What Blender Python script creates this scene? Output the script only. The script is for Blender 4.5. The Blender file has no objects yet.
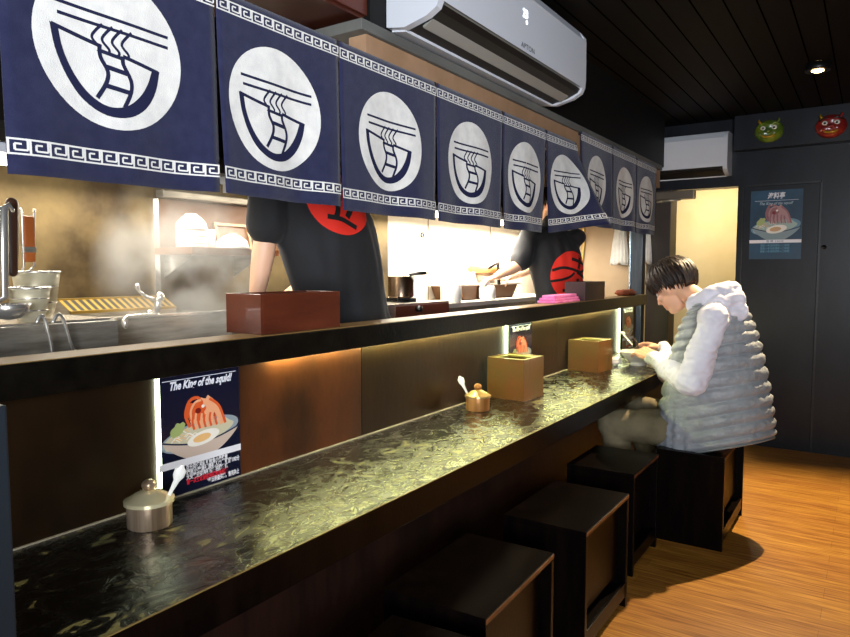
import bpy, bmesh, math, random
from mathutils import Vector, Matrix, noise
random.seed(7)
PI=math.pi
C=bpy.context.scene.collection
# ------------------------------------------------------------------ camera maths (850x637 frame)
cx,cy,F=425.,318.5,673.
H=1.35
_r,_u,_w=(873.-cx),-(270.-cy),F
_n=math.sqrt(_r*_r+_u*_u+_w*_w); _r/=_n;_u/=_n;_w/=_n
pitch=math.atan2(_u,_w)
AZ=(0,math.cos(pitch),-math.sin(pitch)); AY=(_r,_u,_w)
AX=tuple(-a for a in (AY[1]*AZ[2]-AY[2]*AZ[1],AY[2]*AZ[0]-AY[0]*AZ[2],AY[0]*AZ[1]-AY[1]*AZ[0]))
def at(px,py,x=None,y=None,z=None):
    d=(px-cx,-(py-cy),F)
    d=[sum(a*b for a,b in zip(d,A)) for A in (AX,AY,AZ)]
    t=x/d[0] if x is not None else y/d[1] if y is not None else (z-H)/d[2]
    return Vector((d[0]*t,d[1]*t,H+d[2]*t))
# ------------------------------------------------------------------ materials
def lin(c):
    if isinstance(c,str): c=[int(c[i:i+2],16)/255 for i in (0,2,4)]
    return tuple((v/12.92 if v<=.04045 else ((v+.055)/1.055)**2.4) for v in c)+(1.,)
MATS={}
def mat(name,col,rough=.5,metal=0,col2=None,scale=8,stretch=(1,1,1),lo=.35,hi=.65,bump=0,bscale=60,emit=0,ecol=None,coat=0,trans=0,alpha=1,spec=.5,rough2=None,detail=5,sheen=0,sss=0):
    if name in MATS: return MATS[name]
    m=bpy.data.materials.new(name); m.use_nodes=True; nt=m.node_tree; b=nt.nodes['Principled BSDF']
    b.inputs['Base Color'].default_value=lin(col); b.inputs['Roughness'].default_value=rough
    b.inputs['Metallic'].default_value=metal; b.inputs['Coat Weight'].default_value=coat; b.inputs['Coat Roughness'].default_value=.08
    b.inputs['Specular IOR Level'].default_value=spec
    b.inputs['Transmission Weight'].default_value=trans; b.inputs['Alpha'].default_value=alpha
    b.inputs['Sheen Weight'].default_value=sheen
    if sss:
        b.inputs['Subsurface Weight'].default_value=sss; b.inputs['Subsurface Radius'].default_value=(.01,.004,.002); b.inputs['Subsurface Scale'].default_value=1
    if emit:
        b.inputs['Emission Color'].default_value=lin(ecol or col); b.inputs['Emission Strength'].default_value=emit
    if col2 or bump or rough2 is not None:
        tc=nt.nodes.new('ShaderNodeTexCoord'); mp=nt.nodes.new('ShaderNodeMapping'); mp.inputs['Scale'].default_value=stretch
        nt.links.new(tc.outputs['Object'],mp.inputs['Vector'])
    if col2 or rough2 is not None:
        n=nt.nodes.new('ShaderNodeTexNoise'); n.inputs['Scale'].default_value=scale; n.inputs['Detail'].default_value=detail; n.inputs['Roughness'].default_value=.6
        nt.links.new(mp.outputs[0],n.inputs['Vector'])
        r=nt.nodes.new('ShaderNodeValToRGB'); r.color_ramp.elements[0].position=lo; r.color_ramp.elements[1].position=hi
        r.color_ramp.elements[0].color=lin(col); r.color_ramp.elements[1].color=lin(col2 or col)
        nt.links.new(n.outputs['Fac'],r.inputs[0])
        if col2: nt.links.new(r.outputs[0],b.inputs['Base Color'])
        if rough2 is not None:
            q=nt.nodes.new('ShaderNodeMapRange'); q.inputs['From Min'].default_value=lo; q.inputs['From Max'].default_value=hi
            q.inputs['To Min'].default_value=rough; q.inputs['To Max'].default_value=rough2
            nt.links.new(n.outputs['Fac'],q.inputs['Value']); nt.links.new(q.outputs[0],b.inputs['Roughness'])
    if bump:
        n2=nt.nodes.new('ShaderNodeTexNoise'); n2.inputs['Scale'].default_value=bscale; n2.inputs['Detail'].default_value=4
        nt.links.new(mp.outputs[0],n2.inputs['Vector'])
        bp=nt.nodes.new('ShaderNodeBump'); bp.inputs['Strength'].default_value=bump; bp.inputs['Distance'].default_value=.01
        nt.links.new(n2.outputs['Fac'],bp.inputs['Height']); nt.links.new(bp.outputs[0],b.inputs['Normal'])
    MATS[name]=m; return m
def nodes_of(m): return m.node_tree.nodes,m.node_tree.links,m.node_tree.nodes['Principled BSDF']
def floor_mat():
    m=mat('floor_boards','c98432',.38,spec=.4); N,L,b=nodes_of(m)
    tc=N.new('ShaderNodeTexCoord'); br=N.new('ShaderNodeTexBrick'); br.inputs['Scale'].default_value=1
    br.inputs['Brick Width'].default_value=1.1; br.inputs['Row Height'].default_value=.1; br.inputs['Mortar Size'].default_value=.0008; br.offset=.37
    br.inputs['Color1'].default_value=lin('c4913e'); br.inputs['Color2'].default_value=lin('b5803a'); br.inputs['Mortar'].default_value=lin('8a5c28')
    L.new(tc.outputs['Object'],br.inputs['Vector'])
    mp=N.new('ShaderNodeMapping'); mp.inputs['Scale'].default_value=(1.2,26,1); L.new(tc.outputs['Object'],mp.inputs['Vector'])
    n=N.new('ShaderNodeTexNoise'); n.inputs['Scale'].default_value=4; n.inputs['Detail'].default_value=6; L.new(mp.outputs[0],n.inputs['Vector'])
    r=N.new('ShaderNodeValToRGB'); r.color_ramp.elements[0].position=.3; r.color_ramp.elements[1].position=.7
    r.color_ramp.elements[0].color=lin('a58a6a'); r.color_ramp.elements[1].color=lin('ffffff'); L.new(n.outputs['Fac'],r.inputs[0])
    mx=N.new('ShaderNodeMix'); mx.data_type='RGBA'; mx.blend_type='MULTIPLY'; mx.inputs['Factor'].default_value=1
    L.new(br.outputs['Color'],mx.inputs[6]); L.new(r.outputs[0],mx.inputs[7]); L.new(mx.outputs[2],b.inputs['Base Color'])
    return m
def counter_mat():
    m=mat('worn_black_lacquer','0d0d0b',.3,spec=.95); N,L,b=nodes_of(m)
    tc=N.new('ShaderNodeTexCoord'); mp=N.new('ShaderNodeMapping'); mp.inputs['Scale'].default_value=(1.3,.8,1); L.new(tc.outputs['Object'],mp.inputs['Vector'])
    n=N.new('ShaderNodeTexNoise'); n.inputs['Scale'].default_value=15; n.inputs['Detail'].default_value=8; n.inputs['Roughness'].default_value=.6; n.inputs['Distortion'].default_value=1.6
    L.new(mp.outputs[0],n.inputs['Vector'])
    n2=N.new('ShaderNodeTexNoise'); n2.inputs['Scale'].default_value=3.2; n2.inputs['Detail'].default_value=3; L.new(tc.outputs['Object'],n2.inputs['Vector'])
    ad=N.new('ShaderNodeMath'); ad.operation='MULTIPLY_ADD'; ad.inputs[1].default_value=.55; L.new(n2.outputs['Fac'],ad.inputs[0]); L.new(n.outputs['Fac'],ad.inputs[2])
    r=N.new('ShaderNodeValToRGB'); e=r.color_ramp.elements; e[0].position=.83; e[0].color=lin('0b0b09'); e[1].position=.908; e[1].color=lin('858050')
    q=e.new(.885); q.color=lin('100f08')
    L.new(ad.outputs[0],r.inputs[0]); L.new(r.outputs[0],b.inputs['Base Color'])
    rr=N.new('ShaderNodeMapRange'); rr.inputs['From Min'].default_value=.6; rr.inputs['From Max'].default_value=.92; rr.inputs['To Min'].default_value=.11; rr.inputs['To Max'].default_value=.40
    L.new(ad.outputs[0],rr.inputs['Value']); L.new(rr.outputs[0],b.inputs['Roughness'])
    bp=N.new('ShaderNodeBump'); bp.inputs['Strength'].default_value=.6; bp.inputs['Distance'].default_value=.006
    L.new(ad.outputs[0],bp.inputs['Height']); L.new(bp.outputs[0],b.inputs['Normal'])
    return m
# ------------------------------------------------------------------ object bookkeeping
WM={}
def thing(name,label,cat,loc=(0,0,0),rot=0,group=None):
    o=bpy.data.objects.new(name,None); C.objects.link(o); o.empty_display_size=.05
    o.location=loc; o.rotation_euler=(0,0,rot); WM[o.name]=Matrix.Translation(loc)@Matrix.Rotation(rot,4,'Z')
    o['label']=label; o['category']=cat
    if group:o['group']=group
    return o
def setp(o,label=None,cat=None,group=None,kind=None):
    for k,v in (('label',label),('category',cat),('group',group),('kind',kind)):
        if v:o[k]=v
    return o
class G:
    """collects shapes (world coordinates) into one mesh"""
    def __init__(s): s.bm=bmesh.new(); s.mats=[]
    def mi(s,m):
        if m is None: return 0
        if m not in s.mats: s.mats.append(m)
        return s.mats.index(m)
    def box(s,x0,x1,y0,y1,z0,z1,bev=0,m=None,M=None):
        r=bmesh.ops.create_cube(s.bm,size=1)['verts']
        for v in r: v.co=Vector(((x0+x1)/2+v.co.x*(x1-x0),(y0+y1)/2+v.co.y*(y1-y0),(z0+z1)/2+v.co.z*(z1-z0)))
        fs=set(f for v in r for f in v.link_faces)
        if bev:
            es=list(set(e for v in r for e in v.link_edges))
            q=bmesh.ops.bevel(s.bm,geom=es,offset=bev,segments=2,affect='EDGES',profile=.6)
            r=list(set(v for v in q['verts'])|set(v for v in r if v.is_valid)); fs=set(f for v in r for f in v.link_faces)
        if M is not None:
            for v in r: v.co=M@v.co
        i=s.mi(m)
        for f in fs:f.material_index=i
        return r
    def face(s,pts,m=None):
        f=s.bm.faces.new([s.bm.verts.new(p) for p in pts]); f.material_index=s.mi(m); return f
    def ring_surf(s,rings,cap0=True,cap1=True,closed=True,m=None):
        i=s.mi(m); R=[[s.bm.verts.new(p) for p in r] for r in rings]; n=len(R[0])
        for a,b in zip(R,R[1:]):
            for k in range(n if closed else n-1):
                f=s.bm.faces.new((a[k],a[(k+1)%n],b[(k+1)%n],b[k])); f.material_index=i; f.smooth=True
        if cap0: f=s.bm.faces.new(R[0][::-1]); f.material_index=i
        if cap1: f=s.bm.faces.new(R[-1]); f.material_index=i
        return R
    def tube(s,pts,rad,n=12,cap='flat',m=None,flat=1,up=None):
        pts=[Vector(p) for p in pts]; rs=[rad]*len(pts) if not hasattr(rad,'__len__') else list(rad)
        if cap=='round':
            a=(pts[0]-pts[1]).normalized(); b=(pts[-1]-pts[-2]).normalized(); P0=[];R0=[];P1=[];R1=[]
            for t in (.08,.38,.7,.92):
                P0.append(pts[0]+a*rs[0]*math.sqrt(1-t*t)*1); R0.append(rs[0]*t)
            for t in (.92,.7,.38,.08):
                P1.append(pts[-1]+b*rs[-1]*math.sqrt(1-t*t)); R1.append(rs[-1]*t)
            pts=P0+pts+P1; rs=R0+rs+R1
        T=[]
        for i in range(len(pts)):
            a=pts[max(i-1,0)]; b=pts[min(i+1,len(pts)-1)]; t=(b-a)
            T.append(t.normalized() if t.length>1e-9 else T[-1])
        u=Vector(up) if up is not None else (Vector((0,0,1)) if abs(T[0].z)<.9 else Vector((1,0,0)))
        rings=[]
        for p,t,r in zip(pts,T,rs):
            u=(u-t*u.dot(t)); u=u.normalized() if u.length>1e-6 else t.orthogonal().normalized()
            w=t.cross(u)
            rings.append([p+(u*math.cos(2*PI*k/n)*flat+w*math.sin(2*PI*k/n))*r for k in range(n)])
        s.ring_surf(rings,m=m)
        return s
    def lathe(s,prof,c=(0,0,0),n=32,m=None,M=None,sx=1,sy=1,closed_prof=False):
        c=Vector(c); rings=[]
        for r,z in prof:
            rings.append([Vector((c.x+math.cos(2*PI*k/n)*r*sx,c.y+math.sin(2*PI*k/n)*r*sy,c.z+z)) for k in range(n)])
        if M is not None: rings=[[M@p for p in r] for r in rings]
        c0=prof[0][0]>1e-5; c1=prof[-1][0]>1e-5
        s.ring_surf(rings,cap0=True,cap1=True,m=m)
        return s
    def ell(s,c,r,n=16,m=None,M=None):
        k=bmesh.ops.create_uvsphere(s.bm,u_segments=n*2,v_segments=n,radius=1)['verts']; c=Vector(c); i=s.mi(m)
        for v in k:
            p=Vector((v.co.x*r[0],v.co.y*r[1],v.co.z*r[2])); v.co=c+(M@p if M is not None else p)
        for f in set(f for v in k for f in v.link_faces): f.material_index=i; f.smooth=True
        return k
    def prism(s,poly,z0,z1,axis='z',m=None):
        """poly 2D extruded; axis y: poly=(x,z) extruded along y"""
        mp={'z':lambda a,b,c:(a,b,c),'y':lambda a,b,c:(a,c,b),'x':lambda a,b,c:(c,a,b)}[axis]; i=s.mi(m)
        A=[s.bm.verts.new(mp(a,b,z0)) for a,b in poly]; B=[s.bm.verts.new(mp(a,b,z1)) for a,b in poly]; n=len(poly)
        for k in range(n): s.bm.faces.new((A[k],A[(k+1)%n],B[(k+1)%n],B[k])).material_index=i
        s.bm.faces.new(A[::-1]).material_index=i; s.bm.faces.new(B).material_index=i
        return s
    def build(s,name,m=None,parent=None,label=None,cat=None,group=None,kind=None,smooth=False,mods=None,norm=True):
        me=bpy.data.meshes.new(name)
        if norm: bmesh.ops.recalc_face_normals(s.bm,faces=s.bm.faces)
        s.bm.to_mesh(me); s.bm.free()
        o=bpy.data.objects.new(name,me); C.objects.link(o)
        for q in (s.mats or [m]): me.materials.append(q)
        if smooth:
            for p in me.polygons:p.use_smooth=True
        if parent is not None:
            Wp=WM[parent.name]; me.transform(Wp.inverted()); o.parent=parent; WM[o.name]=Wp.copy()
        else:
            xs=[v.co for v in me.vertices]; c=Vector(((min(v.x for v in xs)+max(v.x for v in xs))/2,(min(v.y for v in xs)+max(v.y for v in xs))/2,min(v.z for v in xs)))
            me.transform(Matrix.Translation(-c)); o.location=c; WM[o.name]=Matrix.Translation(c)
        return setp(o,label,cat,group,kind)
def remesh(o,vox,smooth_it=2,sub=None):
    md=o.modifiers.new('r','REMESH'); md.mode='VOXEL'; md.voxel_size=vox; md.use_smooth_shade=True
    if smooth_it:
        sm=o.modifiers.new('s','SMOOTH'); sm.iterations=smooth_it; sm.factor=.5
    dg=bpy.context.evaluated_depsgraph_get(); dg.update()
    me=bpy.data.meshes.new_from_object(o.evaluated_get(dg)); o.modifiers.clear(); old=o.data
    if not me.materials and old.materials:
        for q in old.materials: me.materials.append(q)
    o.data=me
    for p in me.polygons:p.use_smooth=True
def weighted(o,ang=40):
    for p in o.data.polygons:p.use_smooth=True
    try: o.data.set_sharp_from_angle(angle=math.radians(ang))
    except Exception: pass
    return o
def displace(o,fn):
    me=o.data; n=len(me.vertices); co=[0.]*(3*n); no=[0.]*(3*n); me.vertices.foreach_get('co',co); me.vertices.foreach_get('normal',no)
    for i in range(n):
        p=fn(Vector(co[3*i:3*i+3]),Vector(no[3*i:3*i+3])); co[3*i]=p.x;co[3*i+1]=p.y;co[3*i+2]=p.z
    me.vertices.foreach_set('co',co); me.update()
class Art:
    """flat printed shapes laid on a surface through a mapping P(u,v,offset)"""
    def __init__(s,P,base=.0005,step=.0003,res=.03): s.g=G(); s.P=P; s.k=0; s.base=base; s.step=step; s.res=res
    def off(s): s.k+=1; return s.base+s.step*s.k
    def strip(s,A,B,m):
        o=s.off(); i=s.g.mi(m); bm=s.g.bm
        a=[bm.verts.new(s.P(u,v,o)) for u,v in A]; b=[bm.verts.new(s.P(u,v,o)) for u,v in B]
        for k in range(len(a)-1):
            f=bm.faces.new((a[k],a[k+1],b[k+1],b[k])); f.material_index=i; f.smooth=True
    def rect(s,u0,v0,u1,v1,m,nu=1,nv=1):
        o=s.off(); i=s.g.mi(m); bm=s.g.bm
        V=[[bm.verts.new(s.P(u0+(u1-u0)*a/nu,v0+(v1-v0)*b/nv,o)) for a in range(nu+1)] for b in range(nv+1)]
        for b in range(nv):
            for a in range(nu): bm.faces.new((V[b][a],V[b][a+1],V[b+1][a+1],V[b+1][a])).material_index=i
    def disc(s,u,v,ru,rv,m,rot=0,n=40,rings=1,noise_=0):
        o=s.off(); i=s.g.mi(m); bm=s.g.bm; cr,sr=math.cos(rot),math.sin(rot); prev=None
        c=bm.verts.new(s.P(u,v,o))
        for q in range(1,rings+1):
            R=[]
            for k in range(n):
                t=2*PI*k/n; w=q/rings*(1+noise_*noise.noise(Vector((math.cos(t)*2+u*9,math.sin(t)*2,v*7))))
                a=math.cos(t)*ru*w; b=math.sin(t)*rv*w
                R.append(bm.verts.new(s.P(u+a*cr-b*sr,v+a*sr+b*cr,o)))
            for k in range(n):
                f=bm.faces.new((c,R[k],R[(k+1)%n])) if prev is None else bm.faces.new((prev[k],R[k],R[(k+1)%n],prev[(k+1)%n]))
                f.material_index=i; f.smooth=True
            prev=R
    def poly(s,pts,m):
        o=s.off(); f=s.g.bm.faces.new([s.g.bm.verts.new(s.P(u,v,o)) for u,v in pts]); f.material_index=s.g.mi(m)
    def stroke(s,pts,w,m,asp=1,same=False):
        """asp: u unit / v unit ratio is handled by caller giving equal units"""
        P=[Vector(p) for p in pts]; Q=[P[0]]
        for a,b in zip(P,P[1:]):
            n=max(1,int((b-a).length/s.res))
            Q+= [a.lerp(b,k/n) for k in range(1,n+1)]
        ws=[w]*len(Q) if not hasattr(w,'__len__') else [w[0]+(w[1]-w[0])*k/(len(Q)-1) for k in range(len(Q))]
        A=[];B=[]
        for k,p in enumerate(Q):
            d1=(Q[k]-Q[k-1]).normalized() if k else None; d2=(Q[k+1]-Q[k]).normalized() if k<len(Q)-1 else None
            t=((d1 or d2)+(d2 or d1)); t=t.normalized() if t.length>1e-6 else (d1 or d2)
            nn=Vector((-t.y,t.x)); c=max(.5,abs(t.dot(d2 or d1))); h=ws[k]/2/c
            A.append(p+nn*h);B.append(p-nn*h)
        s.strip(A,B,m)
    def build(s,name,parent,label=None):
        return s.g.build(name,None,parent,label,norm=False)
def spline(pts,n=8):
    P=[Vector(p) for p in pts]; out=[]
    for i in range(len(P)-1):
        p0=P[max(i-1,0)];p1=P[i];p2=P[i+1];p3=P[min(i+2,len(P)-1)]
        for k in range(n):
            t=k/n; out.append(.5*((2*p1)+(p2-p0)*t+(2*p0-5*p1+4*p2-p3)*t*t+(3*p1-p0-3*p2+p3)*t**3))
    out.append(P[-1]); return out
def text_mesh(s,size,P,m,name,parent,shear=0,bold=0,label=None,align='LEFT',width=None,res=2,kind=None):
    """write s; P(u,v) -> world with u,v in metres, text baseline at v=0"""
    cu=bpy.data.curves.new('t','FONT'); cu.body=s; cu.size=size; cu.shear=shear; cu.offset=bold; cu.align_x=align; cu.resolution_u=res
    t=bpy.data.objects.new('t',cu); C.objects.link(t)
    dg=bpy.context.evaluated_depsgraph_get(); dg.update()
    me=bpy.data.meshes.new_from_object(t.evaluated_get(dg)); bpy.data.objects.remove(t)
    if len(me.vertices)==0: return None
    x0=min(v.co.x for v in me.vertices); x1=max(v.co.x for v in me.vertices)
    k=1
    if width: k=width/(x1-x0)
    for v in me.vertices:
        x=v.co.x
        if width: x=(x-(x0 if align=='LEFT' else (x0+x1)/2))*k
        v.co=P(x,v.co.y)
    me.materials.clear(); me.materials.append(m)
    me.transform(WM[parent.name].inverted()); o=bpy.data.objects.new(name,me); C.objects.link(o); o.parent=parent; WM[o.name]=WM[parent.name].copy()
    return setp(o,label,kind=kind)
# ================================================================== materials list
M_counter=counter_mat(); M_floor=floor_mat()
M_darkwood=mat('black_stained_wood','0b0807',.38,col2='1a100c',scale=5,stretch=(6,1,1),bump=.15,bscale=30,spec=.4)
M_stool=mat('espresso_wood','050303',.3,col2='0e0806',scale=4,stretch=(6,6,.8),bump=.06,bscale=40,spec=.1)
M_edge=mat('worn_wood_edge','6b3d1e',.4,col2='3a2010',scale=12)
M_front=mat('brown_panel_wood','180d08',.5,col2='2c1810',scale=3,stretch=(4,4,.6),bump=.1,spec=.3)
M_bronze=mat('bronze_brown_panel','120c07',.34,col2='2a1b0c',scale=3.5,stretch=(1,1,.5),bump=.06,bscale=40,spec=.35)
M_bronze2=mat('red_brown_panel','2c170c',.34,col2='542c16',scale=4,stretch=(1,1,.6),bump=.06,bscale=40,spec=.5)
M_ledge=mat('ledge_black','080706',.28,col2='12100c',scale=20,bump=.1,spec=.25)
M_navy=mat('indigo_cotton','20223c',.9,col2='272943',scale=30,bump=.25,bscale=400,spec=.1,sheen=.15)
M_white_print=mat('white_print','d9d7d1',.9,col2='cac8c4',scale=25,bump=.2,bscale=400,spec=.1)
M_navy_print=mat('navy_print','20223c',.9,spec=.1)
M_steel=mat('brushed_steel','b9b2a4',.32,.65,col2='8f877a',scale=6,stretch=(1,1,8))
M_steel2=mat('polished_steel','dcd8d0',.27,.85)
M_grime=mat('grimy_steel_wall','3c3020',.42,.75,col2='7a6846',scale=2.6,rough2=.6,bump=.05,bscale=12)
M_cleanwall=mat('stainless_wall','c4b9a4',.5,.35,col2='d4cab8',scale=3)
M_brownwall=mat('brown_kitchen_wall','4e3018',.5,.1,col2='6a4626',scale=3)
M_beige=mat('beige_wall','b29878',.6,col2='a58a68',scale=3)
M_beigeboard=mat('beige_board','96765a',.7,col2='84664a',scale=5)
M_greyboard=mat('grey_board','4c4c49',.65,col2='5d5d58',scale=8,stretch=(1,.3,1))
M_soffit=mat('black_soffit','0a0908',.6,spec=.2)
M_ceil=mat('black_ceiling_planks','0d0b09',.6,col2='15110d',scale=6,stretch=(3,.4,1),spec=.08)
M_wallblue=mat('blue_black_wall','181c23',.34,col2='121419',scale=3,stretch=(3,1,1),bump=.03,bscale=20,spec=.3)
M_cream=mat('cream_wall','d8c79c',.8,col2='cdb98a',scale=2)
M_jamb=mat('dark_brown_jamb','1e140d',.5,col2='2a1c12',scale=5)
M_acwhite=mat('white_ac_plastic','b9bcc2',.3,coat=.2)
M_acgrey=mat('grey_ac_plastic','7d7b74',.35)
M_acdark=mat('dark_vent','070707',.5)
M_black=mat('black_plastic','0c0c0c',.35)
M_red=mat('red_lacquered_wood','5f2c1a',.35,col2='481e12',scale=4,stretch=(1,.6,3),coat=.3,bump=.05)
M_purplebox=mat('dark_plum_wood','3a2226',.4,col2='251416',scale=5,coat=.2)
M_goldbox=mat('gold_brown_lacquer','6a5228',.33,col2='7a4c20',scale=6,bump=.12,bscale=50,coat=.3,metal=.35)
M_tissue=mat('white_paper','e6e2d6',.8)
M_ceramic=mat('white_ceramic','e4e2da',.2,coat=.4)
M_pink=mat('pink_cloth','e56bb0',.8,col2='f08cc6',scale=20,bump=.3)
M_rag=mat('rust_brown_cloth','a04a20',.9,col2='7a3212',scale=30,bump=.4)
M_wood_handle=mat('orange_wood_handle','b0602c',.45,col2='8f4818',scale=10,stretch=(1,1,.2))
M_mesh=mat('fine_steel_mesh','d6cdb0',.4,.3,alpha=.7)
M_skin=mat('skin','d9a789',.5,sss=.15)
M_skin2=mat('skin_forearm','e0b08f',.5,sss=.15)
M_hair=mat('black_brown_hair','0d0806',.5,col2='2a180e',scale=40,spec=.35)
M_hoodie=mat('white_fleece','d6d6e2',.9,col2='cacad8',scale=8,bump=.35,bscale=9,sheen=.2)
M_vest=mat('grey_puffer_nylon','9a9fa4',.45,col2='868c92',scale=8,bump=.8,bscale=34,spec=.4)
M_khaki=mat('khaki_cotton','7c725a',.9,col2='686048',scale=6,bump=.6,bscale=14,spec=.1)
M_shoe=mat('black_shoe','111111',.5)
M_tee=mat('black_tshirt','121214',.85,col2='19191c',scale=6,bump=.6,bscale=7,sheen=.05)
M_emblem=mat('red_print','e02a18',.8)
M_blackprint=mat('black_print','0d0d0f',.85)
M_glowbar=mat('glow_bar_white','f4ffe0',.5,emit=9,ecol='f2ffd2')
M_leds=mat('led_strip','f4ffc0',.5,emit=98,ecol='f0f2a4')
M_tube=mat('fluorescent_tube','fffaf0',.5,emit=9,ecol='fff6e2')
M_lamp=mat('downlight_bulb','fff0d0',.5,emit=25,ecol='ffd08a')
M_display=mat('led_display','ffffff',.5,emit=3,ecol='e8f2ff')
M_posternavy=mat('poster_navy','10152b',.25,coat=.6)
M_posterglare=mat('poster_blue_glare','1d4a66',.3,col2='142c40',scale=3,coat=.3)  # sheet colour carries the bluish daylight glare on the door poster
M_towel=mat('white_towel','e8e4dc',.95,col2='d8d2c6',scale=14,bump=.3,bscale=40)
M_metalpost=mat('grey_metal_post','5c6570',.4,.5,col2='3c444e',scale=5,stretch=(4,4,.5))
def flatm(n,c): return mat('ink_'+n,c,.35,coat=.3)
# ================================================================== setting
def struct(name,g,m=None,parent=None): return g.build(name,m,parent,kind='structure' if parent is None else None)
KF=.20      # raised kitchen floor
g=G(); g.box(-1.32,1.9,-1.3,7.2,-.1,0); struct('floor',g,M_floor)
g=G(); g.box(-2.6,-1.36,-.6,5.72,-.1,KF-.004); struct('floor_kitchen',g,M_steel)
g=G(); g.box(-2.6,1.9,-1.3,7.2,2.5,2.6)
for k in range(26):
    x=-1.3+k*.12
    if x<1.85: g.box(x-.003,x+.003,-1.3,5.6,2.4985,2.5,m=M_acdark)
g.mats=[M_ceil,mat('plank_gap','010101',.9,spec=0)]
for f in g.bm.faces: f.material_index=1 if (f.calc_center_median().z<2.4999 and f.calc_area()<1.5 ) else 0
struct('ceiling',g)
# far wall: solid right of the opening, lintel over it
g=G(); g.box(-.885,1.9,5.67,5.8,0,2.5); g.box(-1.62,-.885,5.67,5.8,1.99,2.5); struct('wall_far',g,M_wallblue)
g=G(); g.box(-.91,1.9,5.56,5.67,2.245,2.5,bev=.004); struct('trim_1',g,M_wallblue)
g=G(); g.box(1.9,2.0,-1.3,7.2,0,2.5); struct('wall_right',g,M_wallblue)
# corridor beyond the opening
g=G(); g.box(-2.6,1.9,7.1,7.2,0,2.5); struct('wall_corridor',g,M_cream)
g=G(); a=at(672,250,y=5.67).x; b=at(655,250,y=5.67).x; g.box(b-.05,a,5.6,5.8,0,1.99,bev=.004); struct('trim_2',g,M_jamb)
# flush door in the far wall
dx0,dx1=at(741,250,y=5.67).x,at(819,250,y=5.67).x; dz=at(780,184,y=5.67).z
g=G(); g.box(dx0+.008,dx1-.008,5.655,5.669,.02,dz-.008,bev=.003); door=struct('door_1',g,M_wallblue)
g=G()
g.box(dx0-.004,dx0+.006,5.664,5.6695,0,dz+.006); g.box(dx1-.006,dx1+.006,5.664,5.6695,0,dz+.006); g.box(dx0,dx1,5.664,5.6695,dz-.006,dz+.006)
g.build('door_gap_line',M_black,door)
k=at(824,247,y=5.64); g=G(); g.lathe([(0,0),(.012,.002),(.016,.012),(.012,.024),(0,.026)],(0,0,0),16,M=Matrix.Translation((k.x,5.668,k.z))@Matrix.Rotation(PI/2,4,'X'))
g.build('door_knob',M_black,door,smooth=True)
# kitchen back wall (two finishes) and end wall
yb=at(155,250,x=-2.45).y
g=G(); g.box(-2.6,-2.45,-.6,yb,0,2.5); struct('wall_kitchen_back',g,M_grime)
ym=at(388,250,x=-2.45).y
g=G(); g.box(-2.6,-2.45,yb,ym,0,2.5); g.mats=[M_grime,M_brownwall]
for f in g.bm.faces: f.material_index=0
struct('wall_kitchen_back_middle',g)
g=G(); g.box(-2.6,-2.45,ym,5.72,0,2.5); struct('wall_kitchen_back_far',g,M_cleanwall)
g=G(); g.box(-2.45,-1.62,5.67,5.8,0,2.5); struct('wall_kitchen_end',g,M_beige)
g=G(); g.box(-2.6,-1.36,-.7,-.6,0,2.5); struct('wall_kitchen_near',g,M_beige)
g=G(); g.box(-2.45,-2.435,yb-.012,yb+.012,.9,1.64); struct('trim_3',g,M_steel2)
# brown upper niche behind the wall shelf, and gold rail above it
g=G(); y2=at(268,230,x=-2.44).y+.2; g.box(-2.45,-2.444,yb+.02,y2,at(220,253,x=-2.45).z,1.64); struct('trim_4',g,M_brownwall)
g=G(); g.box(-2.45,-2.40,yb+.01,y2+.3,1.645,1.675,bev=.004); struct('trim_5',g,M_steel)
# seams on the bright stainless wall
g=G()
for px in (428,490):
    y=at(px,250,x=-2.45).y; g.box(-2.45,-2.447,y-.003,y+.003,.5,2.3)
struct('trim_6',g,M_grime)
# soffit above the counter, grey board and beige board under it
g=G(); g.box(-1.62,-1.35,1.72,5.3,2.125,2.5); struct('trim_7',g,M_soffit)
g=G(); g.box(-1.62,-1.335,1.66,5.2,2.088,2.122,bev=.003); struct('trim_8',g,M_greyboard)
g=G(); g.box(-1.42,-1.350,1.70,5.2,1.96,2.087); struct('trim_9',g,M_beigeboard)
# dark red-brown cupboard above the noren at the left
t=thing('wall_cupboard','dark reddish brown cupboard above the cloth curtain left of the big air conditioner','cupboard',(-1.55,1.25,2.14))
yc=at(395,10,x=-1.36).y
g=G(); g.box(-1.75,-1.375,.55,yc,2.14,2.495,bev=.004); g.build('body',mat('cupboard_wood','2c130c',.4,col2='4a2114',scale=3,stretch=(1,.5,1),spec=.4),t)
g=G(); g.box(-1.375,-1.362,.58,1.16,2.15,2.49,bev=.003); g.build('door',mat('cupboard_door','381810',.4,col2='54261a',scale=3,spec=.4),t)
g=G(); g.box(-1.375,-1.362,1.18,yc-.01,2.15,2.49,bev=.003); g.build('door',MATS['cupboard_door'],t)
# partition post at the left end of the counter
g=G(); p=at(7,405,x=-1.0); g.box(-1.04,-1.0,p.y-.10,p.y,0,p.z,bev=.003)
g.build('partition_post',mat('blue_black_paint','101a22',.5),None,'dark blue-black upright board at the left end of the counter','post')
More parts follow.
